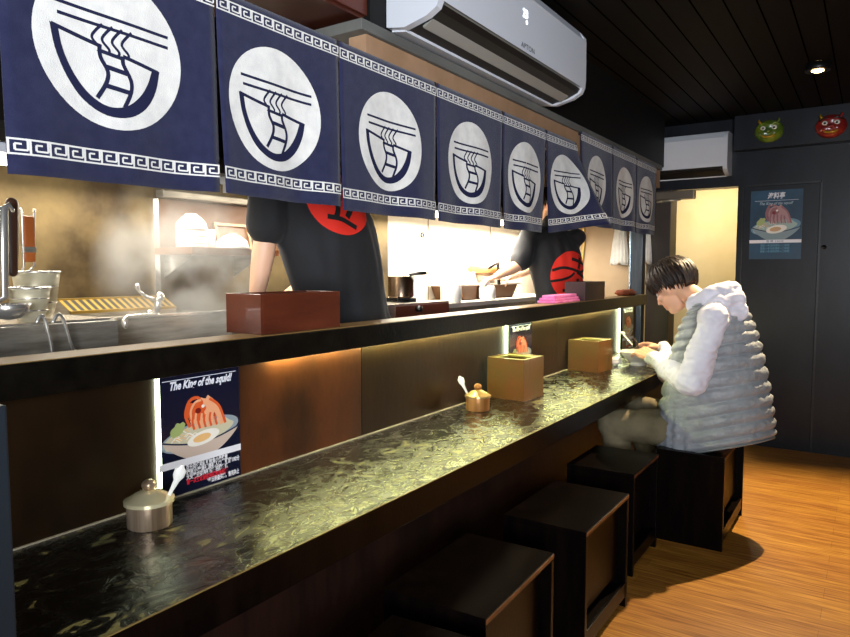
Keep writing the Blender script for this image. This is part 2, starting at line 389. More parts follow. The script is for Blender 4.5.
# ================================================================== counter, partition and ledge
Y0,Y1=.10,5.24
t=thing('dining_counter','long black lacquered dining counter with worn gold-green patches','counter',(-1.27,2.9,0))
g=G(); g.box(-1.515,-1.025,Y0,Y1,.71,.75,bev=.003); g.build('tabletop',M_counter,t)
g=G(); g.box(-1.0248,-1.0215,Y0,Y1,.7105,.7485); g.build('front_edge_band',M_stool,t)
g=G(); g.box(-1.0255,-1.0215,Y0,Y1,.7487,.7508); g.build('rubbed_edge_line',mat('rubbed_edge','6e5a34',.35,col2='8d7a48',scale=14),t)
g=G(); g.box(-1.06,-1.027,Y0,Y1,.662,.709,bev=.002); g.box(-1.2,-1.06,Y0,Y1,.69,.709); g.build('apron',M_stool,t)
g=G(); g.box(-1.34,-1.31,Y0,Y1,0,.709)
g.build('front_panel',M_front,t)
g=G(); g.box(-1.514,-1.508,.657,Y1,.7502,.7535); g.build('rear_joint_strip',mat('pale_joint','a8a08c',.4),t)
t=thing('serving_partition','low brown bronze panelled partition behind the dining counter','partition',(-1.56,2.9,0))
ys=[.3,at(240,430,x=-1.5).y,at(365,400,x=-1.5).y,at(561,340,x=-1.5).y,Y1]
for i,(a,b) in enumerate(zip(ys,ys[1:])):
    g=G(); g.box(-1.6,-1.516,a+.001,b-.001,0,1.085,bev=.002); g.build('panel',M_bronze2 if i==1 else M_bronze,t,'redder brown panel' if i==1 else None)
t=thing('serving_ledge','narrow black ledge on top of the partition between diners and kitchen','ledge',(-1.53,2.9,1.085))
g=G(); g.box(-1.555,-1.44,.3,Y1+.02,1.0855,1.160,bev=.003); g.build('ledge_board',M_ledge,t)
g=G(); g.box(-1.556,-1.443,.3,Y1+.02,1.1602,1.1622,bev=.0008); g.build('top_veneer',mat('tan_edge_wood','7c6036',.35,col2='9a7a48',scale=10,stretch=(1,.3,1)),t)
g=G(); g.box(-1.505,-1.493,1.42,5.15,1.078,1.085)
g.build('light_strip',M_leds,None,'thin glowing light strip running under the black ledge','light strip')
for (px,z0,lab) in ((158,.79,'white acrylic stand edge, made to glow, beside the nearest menu card'),(508,.93,'glowing vertical light bar behind the nearer square napkin box'),(620,.80,'glowing vertical light bar farthest along the partition by the diner')):  # nearest one is an acrylic card stand's white edge, given a glow
    y=at(px,345,x=-1.5).y
    g=G(); g.box(-1.515,-1.503,y-.0032,y+.0032,z0 if px<200 else .756,1.077); g.build('glow_bar',M_glowbar,None,lab,'light bar',group=None)
# ================================================================== menu cards
def food(A,s=1,ox=0,oy=0,glare=False):
    """bowl of noodles topped with squid, in card units: u 0..1, v 0..1.25"""
    bowl=flatm('bowl_grey'+('_b' if glare else ''),'8f9ba4' if not glare else '5f8496'); inn=flatm('noodle'+('_b' if glare else ''),'c9c2a4' if not glare else '9ab0a8')  # second set of inks has bluish glare mixed into the print colours
    egg=flatm('egg','efe9dc' if not glare else 'a9c0c4'); yolk=flatm('yolk'+('_b' if glare else ''),'e8b878' if not glare else 'c9a070'); sq=flatm('squid'+('_b' if glare else ''),'d9592a' if not glare else '8f5a60')
    sq2=flatm('squid_pale'+('_b' if glare else ''),'eda77c' if not glare else 'a98080'); rim=flatm('rim_dark','1b2740'); shade=flatm('bowl_warm'+('_b' if glare else ''),'c9b5a6' if not glare else '7f9298')
    top=[];bot=[]
    for k in range(25):
        t=k/24; u=.02+.96*t; top.append((u,.60-.09*math.sin(PI*t))); bot.append((u,.60-.27*math.sin(PI*t)**.8-.0))
    A.disc(.5,.60,.48,.15,bowl,rot=.12); A.disc(.47,.60,.43,.12,inn,rot=.12,noise_=.1)
    A.strip(top,bot,shade); A.stroke([(p[0],p[1]-.005) for p in top],.018,rim)
    for k in range(16):
        u=.12+.3*random.random(); v=.56+.12*random.random(); A.stroke(spline([(u,v),(u+.04,v+.03),(u+.1,v-.01)],4),.008,egg if k%2 else yolk)
    A.disc(.22,.70,.10,.06,flatm('leek','9fae6c'),rot=.6,noise_=.3)
    A.disc(.5,.84,.17,.15,sq2,noise_=.25); A.disc(.44,.86,.12,.11,sq,noise_=.3)
    A.stroke(spline([(.36,.70),(.31,.84),(.36,.98),(.46,1.0),(.52,.92)],6),.035,sq)
    A.stroke(spline([(.40,.72),(.37,.85),(.42,.95),(.5,.97)],6),.025,sq2)
    for k in range(9):
        u=.40+.035*k; A.stroke(spline([(u,.82+.02*math.sin(k)),(u-.01,.74),(u+.01,.66)],4),.026,sq2 if k%2 else sq)
    A.stroke(spline([(.55,.97),(.68,.86),(.76,.66)],6),[.11,.06],sq2); A.stroke(spline([(.6,.97),(.72,.87),(.8,.66)],6),.03,sq)
    A.disc(.46,.86,.035,.03,flatm('darkred','7a1c18')); A.disc(.52,.90,.02,.018,egg)
    A.disc(.52,.555,.20,.075,egg,rot=.15); A.disc(.50,.555,.11,.042,yolk,rot=.1)
def card(y0,y1,z0,z1,x,label,full=True,rotlean=0):
    t=thing('menu_card',label,'menu card',(x,(y0+y1)/2,z0))
    w=y1-y0; h=z1-z0; hu=h/w
    def P(u,v,o=0): return Vector((x+.003+o,y0+u*w,z0+v*w))
    g=G(); g.box(x,x+.003,y0,y1,z0,z1,bev=.0008); g.build('board',M_posternavy,t)
    A=Art(P,.0002,.00004)
    st=G(); 
    W=flatm('white','e8e8ee')
    # artwork is drawn for hu = 1.28
    s=hu/1.28
    P2=lambda u,v,o=0: P(u,v*s+0*u,o)
    A.P=P2
    food(A,)
    A.rect(.0,.30,1,.375,W); A.rect(.05,1.225,.95,1.232,W)
    A.build('printed_picture',t)
    if full:
        TP=lambda dx,dz:(lambda u,v: Vector((x+.0046,y0+dx*w+u,z0+dz*w*s+v)))
        text_mesh('The King of the squid!',.030,TP(.14,1.13),W,'printed_title',t,shear=.35,bold=.0012,width=.76*w)
        D=flatm('ink','4a5070')
        text_mesh('售價：330元',.017,TP(.36,.315),D,'printed_price',t,width=.3*w)
        for i,(s_,wd,mm,uu) in enumerate((('百分百使用新鮮魷魚小卷熬煮',.52,W,.30),('獨家小卷湯頭濃郁入口　鮮甜100分',.68,W,.30),('大受歡迎的海鮮拉麵招牌麵條',.52,W,.30),('第一次來必點的招牌魷魚拉麵',.52,flatm('red','e0283c'),.30),('*每日限量供應，售完為止',.42,W,.55))):
            text_mesh(s_,.016,TP(uu,.245-.052*i),mm,'printed_text',t,bold=.0005,width=wd*w)
    return t
ya,yb2=at(159,430,x=-1.5).y,at(241,430,x=-1.5).y
card(ya,yb2,.757,1.076,-1.507,'navy menu card with a squid ramen picture at the near end of the counter')
ya=at(510,330,x=-1.5).y; card(ya,ya+.27,.757,1.076,-1.507,'navy squid menu card standing behind the nearer square napkin box')
ya=at(623,330,x=-1.5).y; card(ya,ya+.27,.757,1.076,-1.507,'navy squid menu card at the far end by the diner\'s hands')
# door poster, with bluish daylight glare put into its colours
x0,x1=at(750,225,y=5.65).x,at(802,225,y=5.65).x; z1=at(776,190,y=5.65).z; z0=at(776,259,y=5.65).z
t=thing('wall_poster','ramen poster with blue glare in its colours and white script heading taped to the dark door','poster',((x0+x1)/2,5.653,z0))
g=G(); g.box(x0,x1,5.651,5.6545,z0,z1); g.build('sheet',M_posterglare,t)
w=x1-x0; s=(z1-z0)/w/1.28
A=Art(lambda u,v,o=0: Vector((x0+u*w,5.651-o,z0+v*w*s)),.0002,.00004); food(A,glare=True); A.rect(0,.30,1,.36,flatm('white','e8e8ee')); A.rect(.08,1.085,.92,1.09,flatm('white','e8e8ee')); A.build('printed_picture',t)
TP=lambda dx,dz:(lambda u,v: Vector((x0+dx*w+u,5.6485,z0+dz*w*s+v)))
text_mesh('海料亭',.05,TP(.33,1.13),flatm('white','e8e8ee'),'printed_heading',t,shear=.2,bold=.001,width=.34*w)
text_mesh('The King of the squid!',.03,TP(.18,1.01),flatm('pale','b9c6cc'),'printed_title',t,shear=.35,width=.64*w)
for i in range(3): text_mesh('獨家小卷湯頭濃郁入口鮮甜',.02,TP(.22,.235-.055*i),flatm('palecyan','5f9ab4'),'printed_text',t,width=.56*w)
text_mesh('售價 330元',.02,TP(.33,.312),flatm('ink','4a5070'),'printed_price',t,width=.34*w)
# ================================================================== noren curtains
XN=-1.335
def noren_P(y0,y1,zt,zb,ph,flare=0,gap=.006,sag=0):
    def P(u,v,o=0):
        # u 0..1 across, v 0 (top) .. 1 (bottom)
        e=gap*max(0,v-.35)/.65; y=y0+e+(y1-y0-2*e)*u; z=zt+(zb-zt)*v-sag*v*(1-u)
        x=XN+.012*v*math.sin(ph+u*6.5)+.006*v*math.sin(ph*2+u*13)
        if flare:
            k=(max(v,0)**1.3)*(max(u,0)**1.2); x+=flare*k; y-=.05*k; z+=.055*k
        return Vector((x+o,y,z))
    return P
def icon(A,cu,cv,R,ku,kv):
    """noodle bowl device; unit circle coordinates -> cloth"""
    P0=A.P
    A.P=lambda a,b,o: P0(cu+a*R*1.05*ku,cv-b*R*.975*kv,o)
    A.disc(0,0,1,1,M_white_print,n=56,rings=8)
    n=M_navy_print; res=A.res; A.res=.12
    A.stroke([(-.74,.42),(.80,.40)],.042,n); A.stroke([(-.70,.28),(.80,.26)],.042,n)
    for k in range(4):
        u=-.26+.13*k
        A.stroke(spline([(u+.12,.30),(u+.03,.20),(u-.02,.10),(u+.07,0),(u+.05,-.06)],5),.036,n)
    _q=A.P; A.P=lambda a,b,o: _q(a,b-.02 if b<.2 else b,o)
    A.stroke([(-.78,.14),(-.16,.035)],.05,n); A.stroke([(.12,-.015),(.64,-.10)],.05,n)
    out=[(-.80,.16),(-.75,-.14),(-.62,-.44),(-.42,-.68),(-.12,-.82),(.20,-.79),(.45,-.62),(.60,-.36),(.66,-.08)]
    inn=[(-.70,.11),(-.65,-.14),(-.52,-.40),(-.33,-.60),(-.10,-.70),(.14,-.66),(.34,-.50),(.47,-.30),(.54,-.10)]
    A.strip([tuple(p) for p in spline([(a,b) for a,b in out],4)],[tuple(p) for p in spline([(a,b) for a,b in inn],4)],n)
    A.stroke(spline([(-.19,.03),(-.18,-.10),(-.09,-.26),(-.12,-.42),(-.24,-.62)],4),.055,n)
    A.stroke(spline([(.12,-.02),(.12,-.12),(.22,-.30),(.22,-.46),(.12,-.68)],4),.055,n)
    A.stroke([(-.19,-.02),(.12,-.05)],.05,n); A.stroke([(-.13,-.20),(.17,-.23)],.06,n); A.stroke([(-.14,-.44),(.21,-.47)],.06,n)
    A.res=res; A.P=P0
def meander(A,v0,h,W,hv):
    """greek key band; v0 = top, h band height, W panel width (m)"""
    n=max(6,round(W/.037)); P0=A.P
    off0=A.off()
    for k in range(n):
        A.P=lambda a,b,o,k=k: P0((k+a)/n,v0+h*(1-b),off0)
        w=.115
        f=False
        X=(lambda a:1-a) if f else (lambda a:a)
        for seg in ([(.06,0),(.06,1)],[(0,.94),(1,.94)],[(0,.06),(1,.06)],[(.94,1),(.94,.0)] if f else [(.94,1),(.94,.3)],[(.94,.3),(.34,.3)],[(.34,.3),(.34,.66)],[(.34,.66),(.66,.66)]):
            A.stroke([(X(a),b) for a,b in seg],w,M_white_print)
    A.P=P0
def noren(label,panels,zt,zb):
    yy0=panels[0][0]; yy1=panels[-1][1]
    t=thing('noren_curtain',label,'curtain',(XN,(yy0+yy1)/2,zb),group=None)
    for (y0,y1,cu,flare,ph,gap,sag) in panels:
        W=y1-y0; Hh=zt-zb; P=noren_P(y0+.003,y1-.003,zt,zb,ph,flare,gap,sag)
        g=G(); nu,nv=26,26
        R=[[g.bm.verts.new(P(a/nu,b/nv)) for a in range(nu+1)] for b in range(nv+1)]
        R2=[[g.bm.verts.new(P(a/nu,b/nv,-.0018)) for a in range(nu+1)] for b in range(nv+1)]
        for b in range(nv):
            for a in range(nu):
                g.bm.faces.new((R[b][a],R[b+1][a],R[b+1][a+1],R[b][a+1])).smooth=True
                g.bm.faces.new((R2[b][a],R2[b][a+1],R2[b+1][a+1],R2[b+1][a])).smooth=True
        for b in range(nv):
            for a in (0,nu): g.bm.faces.new((R[b][a],R[b+1][a],R2[b+1][a],R2[b][a]))
        for a in range(nu):
            for b in (0,nv): g.bm.faces.new((R[b][a],R[b][a+1],R2[b][a+1],R2[b][a]))
        pn=g.build('cloth_panel',M_navy,t,'front panel blown outwards' if flare else None)
        A=Art(P,.0008,.00012,res=.05); R_=.162
        icon(A,cu,.445 if sag else .515,R_,1/W,1/Hh); A.build('bowl_emblem',pn)
        
        for v_ in (.035,.865):
            A=Art(P,.0008,.0,res=.5); meander(A,v_,.062,W,Hh); A.build('key_pattern_border',pn)
    g=G()
    g.tube([(XN-.012,yy0+.004,zt-.012),(XN-.012,yy1-.004,zt-.012)],.008,10); g.build('rod',M_darkwood,t,smooth=True)
    return t
ky=(XN/-1.35)
b=[.628,1.115,1.569,2.11,2.64,3.10,3.50]; b=[v*ky for v in b]
noren('nearest navy noren curtain with the two largest white bowl emblems',[(b[0]-.008,b[1],.46,0,.3,.002,.012),(b[1],b[2],.44,0,1.2,.008,.0)],2.022,1.538)
noren('navy noren curtain below the left half of the big air conditioner',[(b[2],b[3],.48,0,2.2,.008,0),(b[3],b[4],.48,0,3.3,.012,0)],2.022,1.53)
noren('navy noren curtain whose last panel is blown forwards, under the right of the air conditioner',[(b[4],b[5],.5,0,4.1,.022,0),(b[5],b[6]+.0,.5,.20,.8,.006,0)],2.022,1.53)
c=[3.56,4.10,4.60,5.10]; c=[v*ky for v in c]
noren('farthest navy noren curtain with three small bowl emblems beside the doorway',[(c[0],c[1],.5,0,.5,.006,0),(c[1],c[2],.5,0,2.,.012,0),(c[2],c[3],.5,0,3.5,.012,0)],2.095,1.60)
# ================================================================== air conditioners
def aircon(loc,L,name_label,rot,big):
    """local: length along +Y' (0..L), wall at x'=0, front towards +x'; z 0 bottom"""
    t=thing('air_conditioner',name_label,'air conditioner',loc,rot)
    Mw=WM[t.name]
    D,Hh=.205,.31
    body=[(0,0),(.07,-.012),(.155,.008),(.192,.028),(D,.055),(D,Hh-.035),(D-.02,Hh-.008),(D-.05,Hh),(0,Hh)]
    def pr(poly,y0,y1,m,name,parent=t,lab=None,bev=True):
        g=G(); g.prism(poly,y0,y1,'y'); 
        for v in g.bm.verts: v.co=Mw@v.co
        o=g.build(name,m,parent,lab); weighted(o,28); return o
    inner=[(0,0),(.06,-.004),(.14,.014),(.17,.03),(.19,.06),(.19,Hh-.04),(.15,Hh-.01),(0,Hh-.005)]
    pr(inner,.02,L-.02,M_acgrey,'body')
    pr([(.03,Hh-.03),(.186,.062),(D,.048),(D+.004,.09),(D+.003,Hh-.05),(D-.02,Hh-.008),(D-.05,Hh),(.03,Hh)],.004,L-.004,M_acwhite,'front_panel')
    for y in (0,L-.03): pr(body,y,y+.03,M_acwhite,'end_cap')
    pr([(.055,-.0065),(.13,.008),(.18,.028),(.193,.046),(.176,.058),(.15,.035),(.06,.01)],.035,L-.035,M_acdark,'air_outlet',lab='dark air outlet slot')
    pr([(.108,.000),(.112,-.008),(.140,.008),(.152,.020),(.147,.024),(.135,.014)],.05,L-.06,M_acgrey,'louvre') if big else pr([(.10,-.008),(.16,.008),(.19,.026),(.186,.030),(.155,.016),(.10,.0)],.04,L-.04,M_acdark,'louvre')
    pr([(0,-.006),(.055,-.014),(.058,-.004),(0,.004)],.03,L-.03,M_acwhite,'bottom_lip')
    return t,Mw,D,L
y0=at(391,28,x=-1.33).y; L=1.26
ac,Mw,D,_=aircon((-1.348,y0,2.135),L,'large white air conditioner above the noren curtains showing a lit number',0,True)
P=lambda px,py:at(px,py,x=-1.348+D+.0045)
q=P(523,16); TP=lambda u,v: Vector((q.x+.001,q.y+u,q.z+v))
text_mesh('23',.045,TP,M_display,'temperature_display',ac,bold=.0008)
q2=P(527,21); g=G(); g.box(q2.x,q2.x+.0015,q2.y-.004,q2.y+.004,q2.z-.012,q2.z+.0); g.build('indicator_light',M_display,ac)
q3=P(521,46); TP3=lambda u,v: Vector((q3.x+.001,q3.y+u,q3.z+v))
text_mesh('APTON',.028,TP3,flatm('grey','5a5c62'),'printed_name',ac,width=.12)
# second unit on the far wall: front faces -Y
xr=at(728,130,y=5.46).x; zb=at(728,172,y=5.46).z
aircon((xr-.80,5.668,zb-.035),.80,'smaller white air conditioner on the far wall over the doorway','x',False) if False else None
def aircon2():
    L2=.80; t,Mw,D,_=aircon((xr-L2,5.668,zb+.0),L2,'smaller white air conditioner on the far wall over the doorway',-PI/2,False)
    return t
aircon2()
# metal door closer bar under it
p0=at(652,200,y=5.62); p1=at(695,194,y=5.62)
t=thing('door_closer','grey metal door closer bar under the smaller air conditioner','door closer',((p0.x+p1.x)/2,5.62,p1.z-.03))
g=G(); g.box(p0.x,p1.x,5.58,5.668,p1.z-.035,p1.z+.03,bev=.006); g.build('casing',mat('closer_metal','6b6257',.4,.6),t)
g=G(); g.tube([(p1.x-.1,5.585,p1.z-.04),(p0.x+.05,5.57,p1.z-.05)],.008,8); g.build('arm',M_steel,t)
# ================================================================== ceiling downlight
p=at(818,63,z=2.5)
def downlight(x,y,lab):
    t=thing('ceiling_downlight',lab,'downlight',(x,y,2.46))
    g=G(); g.lathe([(.052,.0),(.062,-.002),(.064,.012),(.06,.04),(.048,.04),(.045,.008)],(x,y,2.458),32); g.build('rim',M_black,t,smooth=True)
    g=G(); g.ell((x,y,2.470),(.038,.038,.022),10); g.build('bulb',M_lamp,t)
    return t
downlight(p.x,p.y,'round recessed ceiling downlight glowing warm near the far wall')
# ================================================================== masks on the beam
def mask(px,py,col,col2,lab,flip):
    c=at(px,py,y=5.545); c.y=5.56
    t=thing('wall_mask',lab,'mask',(c.x,c.y,c.z-.085))
    m1=mat('mask_'+col,col,.3,col2=col2,scale=14,coat=.5,bump=.2,bscale=25); wh=flatm('eyewhite','d8d4c4'); gd=mat('mask_gold','a8801c',.35,.4)
    g=G()
    k=g.ell(c,(.098,.05,.082),16)
    for v in k:
        d=v.co-c
        if d.y>0: v.co.y=c.y-.001
        # brow and cheek relief
        a=d.x/.098; b_=d.z/.082
        v.co.y-=.018*math.exp(-((abs(a)-.42)**2/.05+(b_+.25)**2/.08)); v.co.y-=.014*math.exp(-((b_-.55)**2/.03+(a)**2/.5)); v.co.y+=.012*math.exp(-((abs(a)-.36)**2/.02+(b_-.18)**2/.03))
    o=g.build('face',m1,t,smooth=True)
    for s_ in (-1,1):
        g=G(); g.ell((c.x+.036*s_,c.y-.042,c.z+.018),(.019,.01,.017),8); e=g.build('eye',wh,t)
        g=G(); g.ell((c.x+.036*s_,c.y-.051,c.z+.016),(.008,.004,.008),6); g.build('pupil',M_black,e)
        g=G(); g.tube(spline([(c.x+.058*s_,c.y-.03,c.z+.06),(c.x+.066*s_,c.y-.03,c.z+.072),(c.x+.064*s_,c.y-.03,c.z+.084)],4),[.011-.001*k for k in range(9)],8,'round'); g.build('horn',gd if s_<0 else m1,t)
        g=G(); g.tube(spline([(c.x+.014*s_,c.y-.046,c.z+.045),(c.x+.04*s_,c.y-.046,c.z+.052),(c.x+.068*s_,c.y-.034,c.z+.04)],4),.006,8,'round'); g.build('eyebrow',M_black if flip else m1,t)
    g=G(); g.ell((c.x,c.y-.056,c.z-.008),(.018,.02,.014),8); g.build('nose',m1,t)
    g=G(); g.tube(spline([(c.x-.05,c.y-.04,c.z-.026),(c.x-.025,c.y-.05,c.z-.043),(c.x,c.y-.053,c.z-.047),(c.x+.025,c.y-.05,c.z-.043),(c.x+.05,c.y-.04,c.z-.026)],5),.008,8,'round'); g.build('mouth',gd,t)
mask(769,131,'2f4a16','6a7a1e','round dark green demon mask with white eyes on the beam',False)
mask(831,126,'6e1418','8f2c20','round dark red demon mask with white eyes on the beam',True)
# ================================================================== stools
def stool(x0,x1,y0,y1,rot,lab,z=.46):
    c=((x0+x1)/2,(y0+y1)/2); w=(x1-x0)/2; d=(y1-y0)/2
    t=thing('box_stool',lab,'stool',(c[0],c[1],0),rot,None); Mw=WM[t.name]; T=.02
    def bx(name,bxs,m=M_stool,l=None):
        g=G()
        for q in bxs: g.box(*q,bev=.002,M=Mw)
        return g.build(name,m,t,l)
    bx('seat',[(-w,w,-d,d,z-T,z)])
    bx('side_panel',[(-w,w,-d,-d+T,.0,z-T-.0005)]); bx('side_panel',[(-w,w,d-T,d,.0,z-T-.0005)])
    bx('back_panel',[(-w+.002,-w+.02,-d+T,d-T,.05,z-T)])
    bx('inner_panel',[(w-.05,w-.035,-d+T,d-T,.13,z-T)])
    bx('bottom_shelf',[(-w+.02,w-.004,-d+T,d-T,.075,.09)])
    bx('rail',[(w-.016,w-.002,-d+T,d-T,.04,.10)])
    bx('worn_edge',[(w-.002,w+.0012,-d+.001,d-.001,z-.016,z-.003)],M_edge,'rubbed brown seat edge')
    return t
stool(-.98,-.665,.90,1.372,.10,'nearest dark box stool, only its corner in view at the bottom')
stool(-1.115,-.795,1.462,1.94,.03,'dark wooden box stool nearest the camera with its whole seat in view')
stool(-1.09,-.775,2.158,2.64,0,'second full dark box stool from the camera, in the middle of the row')
stool(-1.14,-.83,2.90,3.30,0,'dark box stool just in front of the diner\'s own stool')
stool(-.865,-.55,3.40,4.0,.0,'dark box stool the diner in the grey vest sits on')
# ================================================================== things on the counter
def pot(px,py,r,h,spoon_ang,lab,mt,lm):
    c=at(px,py,z=.75)+Vector((0,0,0)); c=Vector((c.x,c.y+r*.6,.7505))
    t=thing('condiment_pot',lab,'condiment pot',c)
    g=G(); g.lathe([(r*.93,0),(r*.97,.003),(r*.98,h*.82),(r*1.0,h*.84),(r*1.0,h*.98),(r*.95,h),(r*.92,h*.9)],c,40); g.build('cup',mt,t,smooth=False); weighted(bpy.data.objects[-1] if False else t.children[0],35)
    g=G(); g.lathe([(r*1.04,h*.84),(r*1.09,h*.86),(r*1.09,h*.99),(r*1.04,h*1.02),(r*.9,h*1.06),(r*.55,h*1.24),(r*.22,h*1.33),(r*.001,h*1.34)],c,40); lid=g.build('lid',lm,t); weighted(lid,50)
    g=G(); g.ell(c+Vector((0,0,h*1.5)),(r*.32,r*.32,r*.27),10); g.tube([c+Vector((0,0,h*1.25)),c+Vector((0,0,h*1.45))],r*.12,10); g.build('knob',mt,lid)
    g=G(); a=Vector((math.cos(spoon_ang),math.sin(spoon_ang),0)); s0=c+Vector((0,0,h*.9))+a*r*.75; s1=c+Vector((0,0,h*1.6))+a*r*1.2; s2=c+Vector((0,0,h*2.1))+a*r*1.45
    g.tube([s0,s0.lerp(s1,.5),s1,s1.lerp(s2,.35),s1.lerp(s2,.8),s2],[r*.08,r*.09,r*.14,r*.26,r*.27,r*.12],14,'round',flat=.35,up=Vector((c.x,c.y,0)).normalized())
    g.build('spoon',M_ceramic,t,'white ceramic spoon resting in the notch')
    return t
pot(138,529,.052,.064,.75,'steel condiment pot with a white spoon, nearest on the counter',mat('pot_steel','cdb69c',.3,.6,col2='8a7258',scale=3,stretch=(9,9,.3)),mat('pot_lid','ece0b4',.22,.5))
pot(474,411,.053,.066,3.6,'small copper-coloured condiment pot beside the nearer square box',mat('pot_copper','c89058',.34,.4,col2='96602c',scale=3,stretch=(9,9,.3)),mat('pot_lid_copper','dfb878',.24,.6))
def sqbox(c,s,h,lab,rot=0):
    t=thing('napkin_box',lab,'napkin box',(c[0],c[1],.7505),rot); Mw=WM[t.name]; w=s/2; T=.008
    g=G()
    g.box(-w,w,-w,w,0,.01,M=Mw)
    g.box(-w,w,-w,-w+T,.01,h,bev=.0015,M=Mw); g.box(-w,w,w-T,w,.01,h,bev=.0015,M=Mw)
    g.box(-w,-w+T,-w+T,w-T,.01,h,bev=.001,M=Mw); g.box(w-T,w,-w+T,w-T,.01,h,bev=.001,M=Mw)
    g.build('case',M_goldbox,t)
    g=G(); g.box(-w+T,w-T,-w+T,-w+T+.03,h-.012,h-.004,M=Mw); g.box(-w+T,w-T,w-T-.03,w-T,h-.012,h-.004,M=Mw); g.box(-w+T,-w+T+.022,-w+T,w-T,h-.012,h-.005,M=Mw); g.box(w-T-.022,w-T,-w+T,w-T,h-.012,h-.005,M=Mw)
    g.build('rim_insert',mat('gold_rim','8f8a4a',.35,.5),t)
    g=G(); g.box(-w+.02,w-.02,-w+.02,w-.02,.012,h*.6,bev=.002,M=Mw); g.build('napkin_stack',M_tissue,t)
    return t
a0=at(484,393,z=.75);a1=at(522,402,z=.75);a2=at(538,398,z=.75)
hb=at(522,362,x=a1.x).z-.75
sqbox((-1.395,(a1.y+a2.y)/2+.045),.195,.192,'square gold-brown napkin box nearer the camera',-.06)
a0=at(570,370,z=.75);a1=at(600,373,z=.75);a2=at(611,369,z=.75)
sqbox(((a0.x+a2.x)/2,a1.y+.095),.195,.185,'square gold-brown napkin box closer to the diner',-.1)
# ramen bowl
bc=at(636,366,z=.75); bc=Vector((bc.x,bc.y+.04,.7505))
t=thing('ramen_bowl','white flared ramen bowl on the counter under the diner\'s hands','bowl',bc)
g=G(); g.lathe([(.05,0),(.052,.012),(.045,.016),(.06,.03),(.095,.06),(.12,.088),(.118,.09),(.11,.082),(.085,.055),(.05,.028),(.001,.02)],bc,48); o=g.build('bowl',M_ceramic,t,smooth=True)
g=G(); g.lathe([(.001,.068),(.09,.068),(.094,.066)],bc,32); g.build('soup',mat('soup','9c8a4a',.2,coat=.5),t)
# crumpled tissue
tc_=at(613,366,z=.75); g=G(); k=g.ell((tc_.x,tc_.y+.03,.775),(.045,.04,.024),14)
for v in k: v.co+=(v.co-Vector((tc_.x,tc_.y+.03,.775)))*.5*noise.noise(v.co*60)
z_=min(v.co.z for v in g.bm.verts)
for v in g.bm.verts: v.co.z+=.7508-z_
g.build('crumpled_tissue',M_tissue,None,'crumpled white tissue between the far napkin box and the bowl','tissue',smooth=True)
# ================================================================== on the ledge
def openbox(x0,x1,y0,y1,z0,h,m,lab,name='wooden_box',cat='box'):
    t=thing(name,lab,cat,((x0+x1)/2,(y0+y1)/2,z0)); T=.009
    g=G(); g.box(x0,x1,y0,y0+T,z0,z0+h,bev=.0015); g.box(x0,x1,y1-T,y1,z0,z0+h,bev=.0015); g.box(x0,x0+T,y0+T,y1-T,z0,z0+h,bev=.0012); g.box(x1-T,x1,y0+T,y1-T,z0,z0+h,bev=.0012); g.build('walls',m,t)
    g=G(); g.box(x0+T,x1-T,y0+T,y1-T,z0,z0+.008); g.build('base',m,t)
    return t
p0=at(260,335,z=1.162); p1=at(340,327,z=1.162)
openbox(-1.618,-1.468,p0.y,at(340,300,x=-1.468).y,1.1625,.118,M_red,'open red-brown wooden box on the ledge at the left')
p0=at(586,301,z=1.162); openbox(-1.575,-1.446,p0.y-.02,4.29,1.1625,.115,M_purplebox,'dark plum wooden box on the ledge at the right')
# pink folded cloth
t=thing('folded_cloth','folded bright pink cloth on the ledge before the dark box','cloth',(-1.53,3.8,1.1625))
pa=at(547,299,x=-1.52).y; pb=at(581,299,x=-1.52).y
for k,(dz,e) in enumerate(((0,0),(.015,.012),(.03,.03))):
    g=G(); r=g.box(-1.58+e*.5,-1.47-e*.5,pa+e,min(pb,3.91)-e*.4,1.1626+dz,1.1626+dz+.0145,bev=.006)
    for v in g.bm.verts: v.co.z+=.002*noise.noise(v.co*30) if dz else 0
    g.build('fold',M_pink,t)
# rust brown rag at far end
ra=at(622,295,x=-1.5).y; rb=min(at(643,293,x=-1.5).y,5.2); g=G(); k=g.ell((-1.53,(ra+rb)/2,1.18),(.06,(rb-ra)/2,.022),16)
for v in k:
    v.co+=Vector((0,0,1))*.02*noise.noise(v.co*25); v.co.z=max(v.co.z,1.1628)
g.build('crumpled_rag',M_rag,None,'crumpled rust-brown rag at the far end of the ledge','cloth',smooth=True)
# ================================================================== kitchen
# --- noodle boiler along the back wall
XB=-2.15
zt=at(90,322,x=XB).z
t=thing('noodle_boiler','stainless noodle boiler with a slotted vent against the back wall','boiler',(-2.3,1.45,KF))
yA,yB=at(40,320,x=XB).y,at(232,320,x=XB).y
g=G(); g.box(-2.445,XB,yA,yB,KF,zt,bev=.004); g.build('body',M_steel,t)
va,vb=at(58,310,x=-2.28).y,at(163,300,x=-2.28).y; vz=at(100,299,x=-2.28).z; vf=at(90,312,x=-2.20).z
g=G(); g.prism([(-2.44,zt+.001),(-2.20,zt+.001),(-2.20,vf),(-2.28,vz),(-2.44,vz)],va,vb,'y'); vent=g.build('vent_housing',M_steel,t)
br=mat('brassy_frame','a08238',.4,.5); g=G(); dx,dz=-.19,vz-zt-.03; ln=math.hypot(dx,dz)
n=15
for k in range(n+1):
    y=va+(vb-va-.012)*k/n; g.prism([(-2.202,vf+.001),(-2.279,vz+.001),(-2.279,vz+.004),(-2.202,vf+.004)],y,y+.011,'y')
g.box(-2.212,-2.198,va,vb,vf-.004,vf+.006); g.box(-2.285,-2.272,va,vb,vz,vz+.006); g.build('vent_grille',br,vent)
